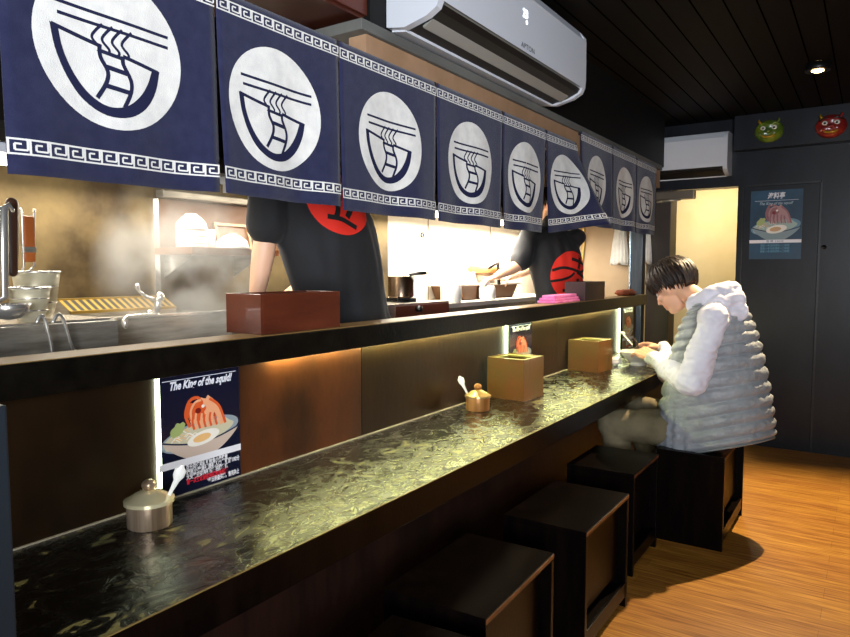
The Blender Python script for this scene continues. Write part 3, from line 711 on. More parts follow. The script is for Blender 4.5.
g=G(); g.prism([(-2.206,vf+.0022),(-2.277,vz+.0012),(-2.277,vz+.0022),(-2.206,vf+.0032)],va+.01,vb-.01,'y'); g.build('vent_opening',M_acdark,vent)
g=G(); g.box(XB-.02,XB+.012,yA,yB,zt,zt+.012,bev=.003); g.build('front_lip',M_steel2,t)
# strainer tank nearer the ledge
zb=at(30,322,x=-1.92).z
t=thing('noodle_tank','low stainless tank behind the ledge holding the noodle strainers','tank',(-1.93,.85,KF)); 
g=G(); g.box(-2.08,-1.80,.50,1.12,KF,zb,bev=.005); g.build('body',M_steel,t)
g=G(); g.box(-2.07,-1.81,.52,1.10,zb,zb+.006); g.build('rim',M_steel2,t)
# faucet
fx=-2.105
def fp(px,py,x=fx): return at(px,py,x=x)
t=thing('faucet','steel wall faucet with a lever above the noodle boiler','faucet',(fx,fp(157,318).y,zt))
b0=fp(157,318)
g=G(); g.tube([(fx-.03,b0.y,zt+.012),(fx-.03,b0.y,zt+.03)],.02,14); g.tube([(fx-.03,b0.y,zt+.02),(fx,b0.y,b0.z+.03),fp(158,301)],[.013,.013,.014],12,'round'); g.ell(fp(160,297),(.016,.016,.018),8); g.build('body',M_steel2,t,smooth=True)
g=G(); g.tube([fp(157,315),fp(140,316),fp(127,317),fp(125,320),fp(125,326)],[.009,.009,.009,.011,.012],10,'round'); g.build('spout',M_steel2,t,smooth=True)
g=G(); g.tube([fp(158,300),fp(146,297),fp(139,291),fp(137,286)],[.007,.006,.005,.009],8,'round'); g.build('lever',M_steel2,t,smooth=True)
# strainers
def strainer(pxc,rimy,boty,pxr,top,lab,dx=0):
    X=-1.93+dx; c=at(pxc,rimy,x=X); bt=at(pxc,boty,x=X); r=abs(at(pxc+pxr,rimy,x=X).y-at(pxc-pxr,rimy,x=X).y)/2*1.0
    zb_=max(bt.z,zb+.008)
    t=thing('noodle_strainer',lab,'strainer',(c.x,c.y,zb_))
    h=c.z-zb_
    g=G(); g.lathe([(r*.001,0),(r*.55,.002),(r*.72,.02),(r*.9,h*.6),(r,h),(r*.985,h),(r*.88,h*.6),(r*.70,.022),(r*.5,.006),(r*.001,.004)],(c.x,c.y,zb_),32); g.build('mesh_basket',M_mesh,t,smooth=True)
    g=G(); g.tube([(c.x+math.cos(a)*r,c.y+math.sin(a)*r,c.z) for a in [2*PI*k/28 for k in range(29)]],.0035,8)
    for z_ in (.35,.7): g.tube([(c.x+math.cos(a)*r*(.78+.2*z_),c.y+math.sin(a)*r*(.78+.2*z_),zb_+h*z_) for a in [2*PI*k/28 for k in range(29)]],.0018,6)
    g.build('rim_wire',M_steel2,t,smooth=True)
    if top:
        ha=at(top[0],top[1],x=X-r); hb=at(top[0]+1,top[2],x=X-r)
        g=G(); w=.007
        for s in (-1,1): g.tube([(c.x-r,c.y+.01*s,c.z),(ha.x,hb.y+.014*s,hb.z-.01),(ha.x,ha.y+.016*s,ha.z),(ha.x,ha.y+.018*s,ha.z+.018)],.0035,8,'round')
        g.build('handle_wire',M_steel2,t,smooth=True)
        g=G(); g.box(ha.x-.009,ha.x+.009,min(ha.y,hb.y)-.013,max(ha.y,hb.y)+.013,hb.z,ha.z,bev=.004); g.build('wooden_grip',M_wood_handle,t)
        g=G(); g.box(ha.x-.010,ha.x+.010,min(ha.y,hb.y)-.015,max(ha.y,hb.y)+.015,(ha.z*.3+hb.z*.7)-.012,(ha.z*.3+hb.z*.7)+.004,bev=.001); g.build('clamp',M_steel,t)
    return t
strainer(36,272,322,22,(28,216,262),'deep mesh noodle strainer with an upright orange wooden handle')
strainer(29,288,326,20,None,'shorter mesh noodle strainer in front, without visible handle',.115)
# big ladle at far left
X=-1.74; c=at(8,304,x=X)
t=thing('serving_ladle','big steel ladle with a tall upright handle at the far left edge','ladle',(c.x,c.y,c.z-.04))
r=.05
g=G(); prof=[(.001,-.04),(.025,-.035),(.042,-.02),(r,0.0),(r-.002,0.001),(.04,-.018),(.022,-.032),(.001,-.036)]
g.lathe(prof,c,28); g.build('bowl',M_steel2,t,smooth=True)
g=G(); h0=at(5,297,x=X-.03); h1=at(4,208,x=X-.03); g.tube([c+Vector((-.035,-.02,0)),h0,h0.lerp(h1,.5),h1,h1+Vector((0,.012,.008)),h1+Vector((0,.02,-.004))],[.006,.009,.010,.010,.007,.005],10,'round',flat=.5,up=(1,0,0)); g.build('handle',M_steel2,t,smooth=True)
g=G(); p=at(12,204,x=X-.06); p2=at(13,272,x=X-.06); g.tube([p,p2],[.016,.012],10,'round',flat=.5,up=(1,0,0)); g.build('hanging_tool_handle',mat('dark_handle','3b2418',.4),None,'dark brown tool handle upright behind the big ladle','kitchen tool',smooth=True)
# bent ladle handles rising behind the ledge
for k,(pts,lab) in enumerate((([(37,322),(40,316),(44,318),(47,328),(52,356)],'steel ladle with hooked handle rising behind the ledge, left of its twin'),([(53,322),(57,315),(62,317),(66,328),(75,354)],'steel ladle with hooked handle rising behind the ledge, right of its twin'))):
    Q=[at(px,py,x=-1.76) for px,py in pts]; e=Q[-1]+(Q[-1]-Q[-2])*1.2+Vector((.0,-.035 if k==0 else .035,0))
    t=thing('hooked_ladle',lab,'ladle',(e.x,e.y,e.z-.06))
    g=G(); g.tube(spline(Q+[e],5),.0048,10,'round'); g.build('handle',M_steel2,t,smooth=True)
    g=G(); g.lathe([(.001,-.05),(.03,-.04),(.045,-.01),(.043,-.008),(.028,-.036),(.001,-.046)],e,24); g.build('bowl',M_steel2,t,smooth=True)
    g=G(); q=Q[-1]; g.tube([q+Vector((0,0,-.012)),q+Vector((0,0,.006))],.007,8,'round'); g.build('ferrule',M_steel,t,smooth=True)
# small tap knob
q=at(72,341,x=XB+.014); t=thing('tap_knob','small steel knob on the boiler front','knob',(XB+.012,q.y,q.z-.02))
g=G(); g.tube([(XB+.0005,q.y,q.z),(XB+.03,q.y,q.z)],.006,8); g.tube([(XB+.03,q.y,q.z-.02),(XB+.03,q.y,q.z+.02)],.009,10,'round'); g.build('knob',M_steel2,t,smooth=True)
# --- wall shelf with crockery
XS=-2.30
za=at(230,249,x=XS).z; ya_,yb_=at(176,250,x=XS).y,at(264,250,x=XS).y
t=thing('wall_shelf','brown wooden wall shelf carrying white bowls in the steamy corner','shelf',(-2.33,(ya_+yb_)/2,za-.05))
g=G(); g.box(-2.4435,-2.20,ya_,yb_,za-.028,za,bev=.003); g.build('board',mat('shelf_wood','8a5a2c',.5,col2='6c421e',scale=6,stretch=(2,.4,1)),t)
for y in (ya_+.05,yb_-.05):
    g=G(); g.prism([(-2.4435,za-.0285),(-2.26,za-.0285),(-2.4435,za-.12)],y-.004,y+.004,'y'); g.build('bracket',M_steel,t)
bc_=at(192,247,x=XS); r=.062
n=6
proto=None
for k in range(n):
    z=za+.001+k*.014
    lab=['bottom','second from the bottom','third from the bottom','third from the top','second from the top','topmost'][k]
    lb='white upturned bowl in the shelf stack, '+lab
    if proto is None:
        t=thing('rice_bowl',lb,'bowl',(bc_.x,bc_.y,z),group='stacked white bowls on the wall shelf'); proto=t
        g=G(); g.lathe([(r,0),(r*1.02,.004),(r*.93,.03),(r*.55,.055),(r*.42,.056),(r*.4,.064),(r*.34,.064),(r*.34,.056),(.001,.055),(.001,.05),(r*.5,.05),(r*.88,.028),(r*.96,.0)],(bc_.x,bc_.y,z),32); pb=g.build('bowl_shell',M_ceramic,t,smooth=True)
    else:
        c=proto.copy(); C.objects.link(c); c.location=(bc_.x+.002*math.sin(k*3),bc_.y+.002*math.cos(k*2),z); c['label']=lb
        for ch in list(proto.children):
            d=ch.copy(); C.objects.link(d); d.parent=c
q=at(209,247,x=XS); g=G(); g.lathe([(.022,0),(.024,.004),(.027,.075),(.025,.075),(.022,.008),(.001,.006)],(q.x,q.y,za+.001),24); g.build('cup',M_ceramic,None,'plain white cup between the bowl stack and the leaning tray','cup',smooth=True)
q=at(232,247,x=XS+.04); g=G(); R=.07; g.lathe([(R,0),(R*1.01,.005),(R*.9,.03),(R*.5,.052),(R*.3,.054),(R*.28,.06),(.001,.06),(.001,.05),(R*.48,.046),(R*.85,.028),(R*.96,0)],(q.x,q.y,za+.001),32); g.build('upturned_bowl',M_ceramic,None,'single white bowl upside down at the right end of the shelf','bowl',smooth=True)
q0=at(214,248,x=-2.40); q1=at(248,248,x=-2.40); t=thing('leaning_tray','brown wooden frame tray leaning on the wall behind the single upturned bowl','tray',(-2.40,(q0.y+q1.y)/2,za))
Rm=Matrix.Translation((-2.385,0,za+.001))@Matrix.Rotation(math.radians(-14),4,'Y')
ht=.115; g=G(); wdt=mat('tray_wood','a37238',.4,col2='7d5222',scale=8)
g.box(0,.006,q0.y,q1.y,0,ht,M=Rm); g.build('base',mat('tray_inside','5e4020',.5),t)
g=G(); g.box(.0065,.018,q0.y,q0.y+.012,0,ht,M=Rm); g.box(.0065,.018,q1.y-.012,q1.y,0,ht,M=Rm); g.box(.0065,.018,q0.y+.012,q1.y-.012,0,.012,M=Rm); g.box(.0065,.018,q0.y+.012,q1.y-.012,ht-.012,ht,M=Rm); g.build('frame',wdt,t)
# --- fluorescent fixture and hood
def zt_line(y,x): return 1.35+(1.717-1.35)*(-x)/2.45
XT=-2.2; ztb=zt_line(0,XT)
for (a,b,lab) in ((.62,1.75,'fluorescent tube under the hood nearest the camera'),(1.85,3.2,'fluorescent tube under the hood behind the first cook'),(3.3,5.2,'fluorescent tube under the hood farthest into the kitchen')):
    t=thing('fluorescent_light',lab,'ceiling light',(XT,(a+b)/2,ztb-.015))
    g=G(); g.tube([(XT,a+.02,ztb),(XT,b-.02,ztb)],.014,14); g.build('tube',M_tube,t,smooth=True)
    g=G(); g.box(XT-.035,XT+.03,a,b,ztb+.02,ztb+.05,bev=.004); g.box(XT-.015,XT+.015,a,a+.018,ztb-.016,ztb+.02); g.box(XT-.015,XT+.015,b-.018,b,ztb-.016,ztb+.02); g.build('fitting',M_acwhite,t)
t=thing('extractor_hood','dark steel extractor hood running along the kitchen above the tubes','hood',(-2.3,2.9,ztb+.05))
g=G(); g.prism([(-2.445,ztb+.0505),(-2.155,ztb+.0505),(-2.155,ztb+.11),(-2.445,ztb+.55)],.2,5.3,'y'); g.build('canopy',mat('hood_steel','3a3630',.45,.8),t)
# --- stove and pan (between the two cooks)
XO=-2.02; zs=at(415,303,x=XO).z; sa,sb=at(386,303,x=XO).y,at(449,303,x=XO).y
t=thing('gas_stove','steel gas stove with brown front under the saucepan','stove',(-2.23,(sa+sb)/2,KF))
g=G(); g.box(-2.445,XO,sa,sb,KF,zs,bev=.004); g.build('body',M_steel,t)
g=G(); g.box(XO,XO+.006,at(395,308,x=XO).y,sb-.01,zs-.10,zs-.012); g.build('control_panel',mat('burnt_steel','7c4a34',.35,.5),t)
q=at(419,309,x=XO+.02); g=G(); g.tube([(XO+.0065,q.y,q.z),(XO+.035,q.y,q.z)],.016,14); g.build('knob',M_black,t,smooth=True)
q=at(401,299,x=-2.15); g=G()
for k in range(4):
    a=k*PI/2+.4; g.box(-.085,.085,-.004,.004,0,.022,M=Matrix.Translation((-2.15,q.y,zs+.0005+.0*k))@Matrix.Rotation(a,4,'Z'))
g.lathe([(.05,0),(.055,.008),(.04,.015),(.001,.015)],(-2.15,q.y,zs+.0005),20); g.build('burner_grate',M_black,t)
pz=zs+.024; pr=.072; ph=at(398,277,x=-2.15).z-pz
t=thing('saucepan','steel saucepan with long black handle on the stove right of the first cook','saucepan',(-2.15,q.y,pz))
g=G(); g.lathe([(.001,0),(pr*.9,0),(pr,.008),(pr,ph),(pr*1.03,ph+.003),(pr*.97,ph),(pr*.96,.01),(.001,.006)],(-2.15,q.y,pz),32); g.build('pan',mat('brown_steel','8e7a68',.25,1),t,smooth=False); weighted(t.children[0],40)
ha=at(404,277,x=-2.08); hb=at(425,273,x=-2.02); g=G(); g.tube([(-2.15+pr*.7,q.y+pr*.7,pz+ph*.8),ha.lerp(hb,.3)+Vector((0,0,.006)),ha.lerp(hb,.7)+Vector((0,0,.004)),hb],[.007,.008,.010,.010],10,'round'); g.build('handle',M_black,t,smooth=True)
g=G(); pa=at(402,276,x=-2.2); pb_=at(427,264,x=-2.25); g.tube([(-2.15,q.y,pz+.03),pa,pb_],.004,8,'round'); g.build('spatula',M_ceramic,None,'white spatula handle sticking up out of the saucepan','spatula',smooth=True)
q=at(422,235,x=-2.445); g=G(); g.tube([(-2.442,q.y+math.cos(a)*.014,q.z+math.sin(a)*.014) for a in [2*PI*k/20 for k in range(21)]],.0045,8); g.build('wall_hook_ring',M_black,None,'tiny black ring on the bright stainless wall','hook',smooth=True)
# --- white prep counter and the things on it
zp=at(470,306,x=-1.85).z; pa,pb2=sb+.01,5.25
t=thing('prep_counter','bright steel preparation counter in front of the second cook','kitchen counter',(-2.2,(pa+pb2)/2,KF))
wh_=mat('bright_worktop','d9d4c8',.4,.2)
g=G(); g.box(-2.445,-2.10,pa,pb2,zp-.03,zp,bev=.004); g.build('worktop',wh_,t)
g=G(); g.box(-2.43,-2.13,pa+.01,pb2-.01,KF,zp-.0305); g.build('cabinet',M_steel,t)
X=-2.17
def cyl_item(name,px,lab,cat,prof,m,x=X,smooth=True):
    q=at(px,300,x=x); g=G(); g.lathe(prof,(q.x,q.y,zp+.001),28); return g.build(name,m,None,lab,cat,smooth=smooth)
hz=lambda px,py,x=X: at(px,py,x=x).z-zp
h=hz(451,283); cyl_item('food_canister',451,'translucent white lidded canister beside the stove','canister',[(.001,0),(.062,0),(.065,.006),(.065,h*.8),(.06,h*.86),(.06,h),(.001,h+.004)],M_ceramic)
h=hz(487,279); cyl_item('squeeze_bottle',487,'white squeeze bottle left of the second cook','bottle',[(.001,0),(.054,0),(.058,.008),(.058,h*.55),(.045,h*.68),(.02,h*.74),(.018,h*.85),(.008,h*.98),(.001,h)],M_ceramic)
# dark range behind
xr_=-2.32; rz=at(490,283,x=-2.28).z; ra_,rb_=at(462,290,x=-2.2).y,at(521,290,x=-2.2).y
t=thing('wok_range','dark brown range with a pale top behind the squeeze bottle','range',(xr_,(ra_+rb_)/2,zp))
g=G(); g.prism([(ra_+.06,zp+.001),(rb_-.10,zp+.001),(rb_-.02,rz-.012),(ra_,rz-.012)],-2.44,-2.22,'x',m=None); g.build('body',mat('burnt_brown','5a3a20',.5,.3),t)
g=G(); g.box(-2.44,-2.20,ra_-.03,rb_,rz-.0115,rz,bev=.002); g.build('top_plate',wh_,t)
q=at(464,282,x=-2.3); g=G(); hh=at(464,272,x=-2.3).z-rz; g.box(-2.36,-2.24,q.y-.07,q.y+.05,rz+.0005,rz+hh,bev=.006); g.build('white_food_box',M_ceramic,None,'small white box on the left of the range top','box')
q=at(486,280,x=-2.3); t=thing('wooden_lid_pot','low pot with a tan wooden lid on the range top','pot',(-2.3,q.y,rz)); h=at(486,272,x=-2.3).z-rz
g=G(); g.lathe([(.001,0),(.06,0),(.08,h*.9),(.001,h*.9)],(-2.3,q.y,rz+.0005),28); g.build('pot',M_steel,t,smooth=True)
g=G(); g.lathe([(.001,h*.9+.001),(.125,h*.9+.001),(.13,h*.9+.03),(.12,h*.9+.05),(.001,h*.9+.05)],(-2.3,q.y,rz+.0005),28); g.build('lid',mat('lid_wood','c08a50',.5,col2='a8703a',scale=8),t)
# --- hose on the end wall, towels, post
q=[at(px,py,y=5.655) for px,py in ((583,215),(584,240),(582,262),(580,280),(577,292),(573,298))]
g=G(); g.tube(spline(q,5),.011,10,'round'); g.build('hose',mat('yellow_hose','c9a04c',.45),None,'pale yellow hose hanging on the kitchen end wall','hose',smooth=True)
def towel(px0,px1,py0,py1,y,lab):
    a=at(px0,py0,y=y);b=at(px1,py0,y=y);z1=at(px0,py1,y=y).z; w=b.x-a.x
    t=thing('hanging_towel',lab,'towel',((a.x+b.x)/2,y,z1)); g=G(); rings=[]
    for k in range(13):
        f=k/12; z=a.z+(z1-a.z)*f; ww=w*(.35+.65*f**.6)/2; c=(a.x+b.x)/2
        rings.append([Vector((c+ww*math.cos(2*PI*i/40)*(1+.06*math.sin(i*1.7)),y+.018*(.5+f)*math.sin(2*PI*i/40)*(1+.5*math.sin(i*2.2)),z+(.012*math.sin(i*1.1) if k==12 else 0))) for i in range(40)])
    g.ring_surf(rings); g.build('cloth',M_towel,t,smooth=True)
    g=G(); g.tube([((a.x+b.x)/2,y+.02,a.z+.01),((a.x+b.x)/2,y+.045,a.z+.01)],.006,8); g.build('hook',M_steel,t)
towel(611,630,222,264,5.6,'white towel hanging on the end wall left of the metal post')
towel(642,653,228,263,5.6,'white towel hanging right of the metal post')
a=at(628.5,290,y=5.33).x; b=at(641.5,290,y=5.33).x
t=thing('metal_post','grey blue metal post standing at the end of the ledge','post',((a+b)/2,5.36,0))
g=G(); g.box(a+.012,b,5.33,5.42,0,2.06,bev=.003); g.build('post',M_metalpost,t)
g=G(); g.box(a,a+.0115,5.325,5.42,0,2.06,bev=.002); g.build('bright_edge_strip',mat('bright_steel_strip','b9ccd6',.25,.8),t)
# steam
g=G(); g.ell((0,0,0),(1,1,1),16)
sy=at(200,280,x=-2.0); 
for v in g.bm.verts: v.co=Vector((-1.98+v.co.x*.15,sy.y+v.co.y*.36-.06,1.37+v.co.z*.34))
vm=bpy.data.materials.new('steam'); vm.use_nodes=True; N=vm.node_tree.nodes; L=vm.node_tree.links; N.remove(N['Principled BSDF'])
vol=N.new('ShaderNodeVolumePrincipled'); vol.inputs['Color'].default_value=(1,.97,.9,1); vol.inputs['Anisotropy'].default_value=.0
tc=N.new('ShaderNodeTexCoord'); no=N.new('ShaderNodeTexNoise'); no.inputs['Scale'].default_value=5; no.inputs['Detail'].default_value=3; L.new(tc.outputs['Object'],no.inputs['Vector'])
mr=N.new('ShaderNodeMapRange'); mr.inputs['From Min'].default_value=.38; mr.inputs['From Max'].default_value=.75; mr.inputs['To Max'].default_value=13
L.new(no.outputs['Fac'],mr.inputs['Value'])
mp=N.new('ShaderNodeMapping'); mp.inputs['Location'].default_value=(0,0,-1.0); mp.inputs['Scale'].default_value=(1/.15,1/.36,1/.34)
L.new(tc.outputs['Object'],mp.inputs['Vector'])
ln=N.new('ShaderNodeVectorMath'); ln.operation='LENGTH'; L.new(mp.outputs[0],ln.inputs[0])
fo=N.new('ShaderNodeMapRange'); fo.inputs['From Min'].default_value=1; fo.inputs['From Max'].default_value=.2; L.new(ln.outputs['Value'],fo.inputs['Value'])
mu=N.new('ShaderNodeMath'); mu.operation='MULTIPLY'; L.new(mr.outputs[0],mu.inputs[0]); L.new(fo.outputs[0],mu.inputs[1])
L.new(mu.outputs[0],vol.inputs['Density']); L.new(vol.outputs[0],N['Material Output'].inputs['Volume'])
o=g.build('steam',vm,None,'pale steam rising over the noodle boiler below the wall shelf','steam',kind='stuff',smooth=True)
# ================================================================== people
from mathutils.bvhtree import BVHTree
def hand(g,w,d,n,side,curl=.5,spread=.1,s=1.):
    d=Vector(d).normalized(); n=Vector(n); n=(n-d*n.dot(d)).normalized(); l=d.cross(n)
    for k in range(4):
        a=(k-1.5)*.021*s; g.tube([w+l*a*.5,w+d*.045*s+l*a*.9,w+d*.085*s+l*a],[.013*s,.0135*s,.011*s],10,'round')
        L_=[.066,.076,.070,.054][k if side>0 else 3-k]*s
        p=w+d*.085*s+l*a; pts=[p-d*.012]; dd=(d+l*spread*(k-1.5)).normalized(); pts.append(p)
        for q,f in enumerate((.42,.32,.26)):
            ang=curl*(.75+.45*q); dd=(dd*math.cos(ang)+n*math.sin(ang)).normalized(); p=p+dd*L_*f; pts.append(p)
        g.tube(pts,[.010*s,.0098*s,.009*s,.0083*s,.0068*s],10,'round')
    b=w+d*.022*s-l*side*.022*s; dd=(d*.75-l*side*.65+n*.35).normalized()
    g.tube([b-d*.01,b+dd*.03*s,b+dd*.05*s+n*.004,b+(dd*.8+n*.45+d*.2).normalized()*.078*s],[.014*s,.0125*s,.0105*s,.008*s],10,'round')
def head(g,c,f,u,s=1.):
    f=Vector(f).normalized(); u=Vector(u); u=(u-f*u.dot(f)).normalized(); l=u.cross(f)
    M=Matrix((f,l,u)).transposed()
    P=lambda a,b,c_: c+f*a*s+l*b*s+u*c_*s
    g.ell(P(-.008,0,.025),(.098*s,.077*s,.095*s),18,M=M)
    g.ell(P(.028,0,-.045),(.064*s,.056*s,.068*s),16,M=M)
    g.ell(P(.058,0,-.092),(.024*s,.026*s,.020*s),10,M=M)      # chin
    g.tube([P(.082,0,.018),P(.098,0,-.008),P(.106,0,-.026),P(.09,0,-.034)],[.009*s,.011*s,.014*s,.010*s],10,'round')
    for b in (-1,1):
        g.ell(P(.094,.012*b,-.030),(.011*s,.010*s,.008*s),8,M=M)
        g.tube([P(.083,.012*b,.026),P(.078,.034*b,.029),P(.062,.05*b,.022)],[.010*s,.010*s,.008*s],8,'round')
        g.ell(P(.062,.036*b,-.022),(.026*s,.022*s,.02*s),8,M=M)
        g.ell(P(-.008,.079*b,-.012),(.017*s,.008*s,.030*s),10,M=M)
        g.tube([P(-.02,.082*b,.012),P(-.012,.09*b,.018),P(.0,.088*b,.006)],.005*s,8,'round')
    g.tube([P(.080,-.022,-.058),P(.090,0,-.056),P(.080,.022,-.058)],[.005*s,.008*s,.005*s],8,'round')
    g.tube([P(.078,-.018,-.069),P(.087,0,-.070),P(.078,.018,-.069)],[.005*s,.009*s,.005*s],8,'round')
    return P,M
def eyes(P,M,parent,s=1.):
    for b in (-1,1):
        g=G(); g.ell(P(.071,.031*b,.004),(.0125*s,.0125*s,.010*s),10,M=M); e=g.build('eye',flatm('eyeball','e6e2dc'),parent,smooth=True)
        g=G(); g.ell(P(.0795,.031*b,.002),(.005*s,.006*s,.006*s),8,M=M); g.build('pupil',M_black,e,smooth=True)
def hair(P,M,parent,length=1.,s=1.,seed=1,name='hair',fringe=.60):
    rnd=random.Random(seed); g=G()
    cen=lambda th,ph,r: P(-.008+ .102*r*math.sin(th)*math.cos(ph), .082*r*math.sin(th)*math.sin(ph), .025+.100*r*math.cos(th))
    # scalp cap
    rings=[]
    for k in range(14):
        th=.02+(1.02 if k<14 else 0)*k/13
        ring=[]
        for i in range(36):
            ph=2*PI*i/36; end=1.25+ (1-math.cos(ph))*.42*length
            ring.append(cen(th/1.04*end,ph,1.055))
        rings.append(ring)
    g.ring_surf(rings,cap0=True,cap1=True)
    for q in range(340):
        ph=rnd.uniform(0,2*PI); st=rnd.uniform(.0,.75)
        end=fringe+.85+(1-math.cos(ph))*.36*length+rnd.uniform(-.12,.14)
        r0=1.06+rnd.uniform(0,.05); sw=rnd.uniform(-.30,.30); pts=[]
        for k in range(7):
            f=k/6; th=st+(end-st)*f; pts.append(cen(th,ph+sw*f,r0+.10*math.sin(PI*min(1,f*1.1))+.03*f))
        w=rnd.uniform(.005,.010)*s; g.tube(pts,[w*.6,w,w*1.1,w*1.05,w*.9,w*.6,w*.15],6)
    return g.build(name,M_hair,parent,smooth=True)
def shoe(g,a,d,s=1.):
    d=Vector(d).normalized(); g.tube([a-d*.06,a,a+d*.09,a+d*.17],[.038,.042,.042,.034],14,'round')
# ---------------------------------------------------------------- the diner
yw=math.radians(20); f=Vector((-math.cos(yw),math.sin(yw),0)); l=Vector((-math.sin(yw),-math.cos(yw),0))   # l = his left (near side)
YC=3.64
nb=at(713,304,y=YC); hip=at(710,432,y=YC); hip.z=.545
root=thing('person','seated person in grey quilted vest and white hoodie eating at the counter','person',(hip.x,YC,0))
Ls=at(714,319,y=YC-.215); Rs=nb-l*.19+Vector((0,0,-.04))
Le=at(690,380,y=3.37); Lw=at(651,357,y=3.86)
Re=at(668,372,y=3.98); Rw=at(664,349,y=4.10)
hc=at(674,287,y=3.74)
g=G()
# torso
sp=[hip,hip.lerp(nb,.5)+f*-.03,nb+Vector((0,0,-.05))]
g.tube([sp[0]+Vector((0,0,-.02)),sp[1],sp[2]],[.12,.12,.10],20,'round')
g.tube([hip-l*.06,hip+l*.06],.095,16,'round'); g.tube([Rs,nb+Vector((0,0,-.06)),Ls],[.05,.07,.05],16,'round')
g.tube([nb+Vector((0,0,-.04)),hc.lerp(nb,.45),hc-f*.02],[.06,.055,.055],16,'round')
ff=(f*math.cos(.60)+Vector((0,0,-math.sin(.60)))).normalized(); uu=(Vector((0,0,1))*math.cos(.60)+f*math.sin(.60))
SH=1.12
P,Mh=head(g,hc,ff,uu,SH)
for (s_,e,w_) in ((Ls,Le,Lw),(Rs,Re,Rw)):
    g.tube([s_,s_.lerp(e,.4),e],[.048,.046,.038],14,'round'); g.tube([e,e.lerp(w_,.35),w_],[.038,.037,.026],14,'round')
Lh=at(632,346,y=3.97); hand(g,Lw,(Lh-Lw),(0,.55,-.8),1,.42,s=1.12)
Rh=at(645,343,y=4.14); hand(g,Rw,(Rh-Rw),(0,-.3,-.9),-1,.40,s=1.08)
knL=at(612,424,y=3.52); knL.z=max(min(knL.z,.575),.50); knR=Vector((knL.x+.06,3.80,.56)); 
hL=hip+l*.09; hR=hip-l*.09
for h_,k_ in ((hL,knL),(hR,knR)):
    g.tube([h_,k_],[.075,.052],16,'round'); an=Vector((k_.x+.10,k_.y+.02,.10)); g.tube([k_,k_.lerp(an,.35),an],[.05,.052,.034],14,'round'); g.tube([an,an+Vector((-.02,0,-.05)),an+Vector((-.15,.02,-.065))],[.034,.033,.024],12,'round')
body=g.build('body',M_skin,root); remesh(body,.0052,3)
eyes(P,Mh,body,SH)
hair(P,Mh,root,1.15,SH,seed=5,fringe=.62)
# hoodie
g=G(); g.tube([hip+Vector((0,0,.13))+f*.02,sp[1],nb+Vector((0,0,-.06))],[.12,.135,.115],22,'round')
g.tube([Rs,nb+Vector((0,0,-.06)),Ls],[.068,.08,.07],16,'round')
for (s_,e,w_) in ((Ls,Le,Lw),(Rs,Re,Rw)):
    g.tube([s_+(nb-s_)*.35+Vector((0,0,.01)),s_+Vector((0,0,-.012)),s_.lerp(e,.5),e+Vector((.008,0,-.01))],[.045,.058,.072,.068],18,'round'); wr=e.lerp(w_,.90)
    g.tube([e+Vector((.008,0,-.01)),e.lerp(w_,.3)+Vector((0,0,-.004)),e.lerp(w_,.65),wr],[.070,.064,.052,.038],18,'round'); 
    dw=(w_-e).normalized(); g.tube([wr-dw*.025,wr+dw*.02],.043,16,'round')
# hood bunched round the neck
hb=nb+Vector((0,0,.0))
ring=[]
for k in range(25):
    a=2*PI*k/24; ring.append(hb+f*(.085*math.cos(a)+.005)+l*.088*math.sin(a)+Vector((0,0,.030-.045*math.cos(a))))
g.tube(ring,[.036+.010*(1-math.cos(2*PI*k/24))/2 for k in range(25)],14)
g.tube([hb-f*.075+l*.085+Vector((0,0,.01)),hb-f*.115+Vector((0,0,.03)),hb-f*.075-l*.085+Vector((0,0,.01))],[.042,.055,.042],14,'round')
g.tube([hb-f*.10+l*.05+Vector((0,0,-.03)),hb-f*.14+Vector((0,0,-.035)),hb-f*.10-l*.05+Vector((0,0,-.03))],[.035,.045,.035],14,'round')
hd=g.build('hoodie',M_hoodie,root); remesh(hd,.0075,5)
displace(hd,lambda p,n:p+n*(noise.noise(p*12)*.012+noise.noise(Vector((p.x*30,p.y*30,p.z*60)))*.006))
g=G(); g.tube([nb+f*.085+l*.03+Vector((0,0,-.02)),nb+f*.115+l*.035+Vector((0,0,-.09)),nb+f*.12+l*.035+Vector((0,0,-.17))],.0035,8,'round'); g.build('drawstring',M_hoodie,hd,smooth=True)
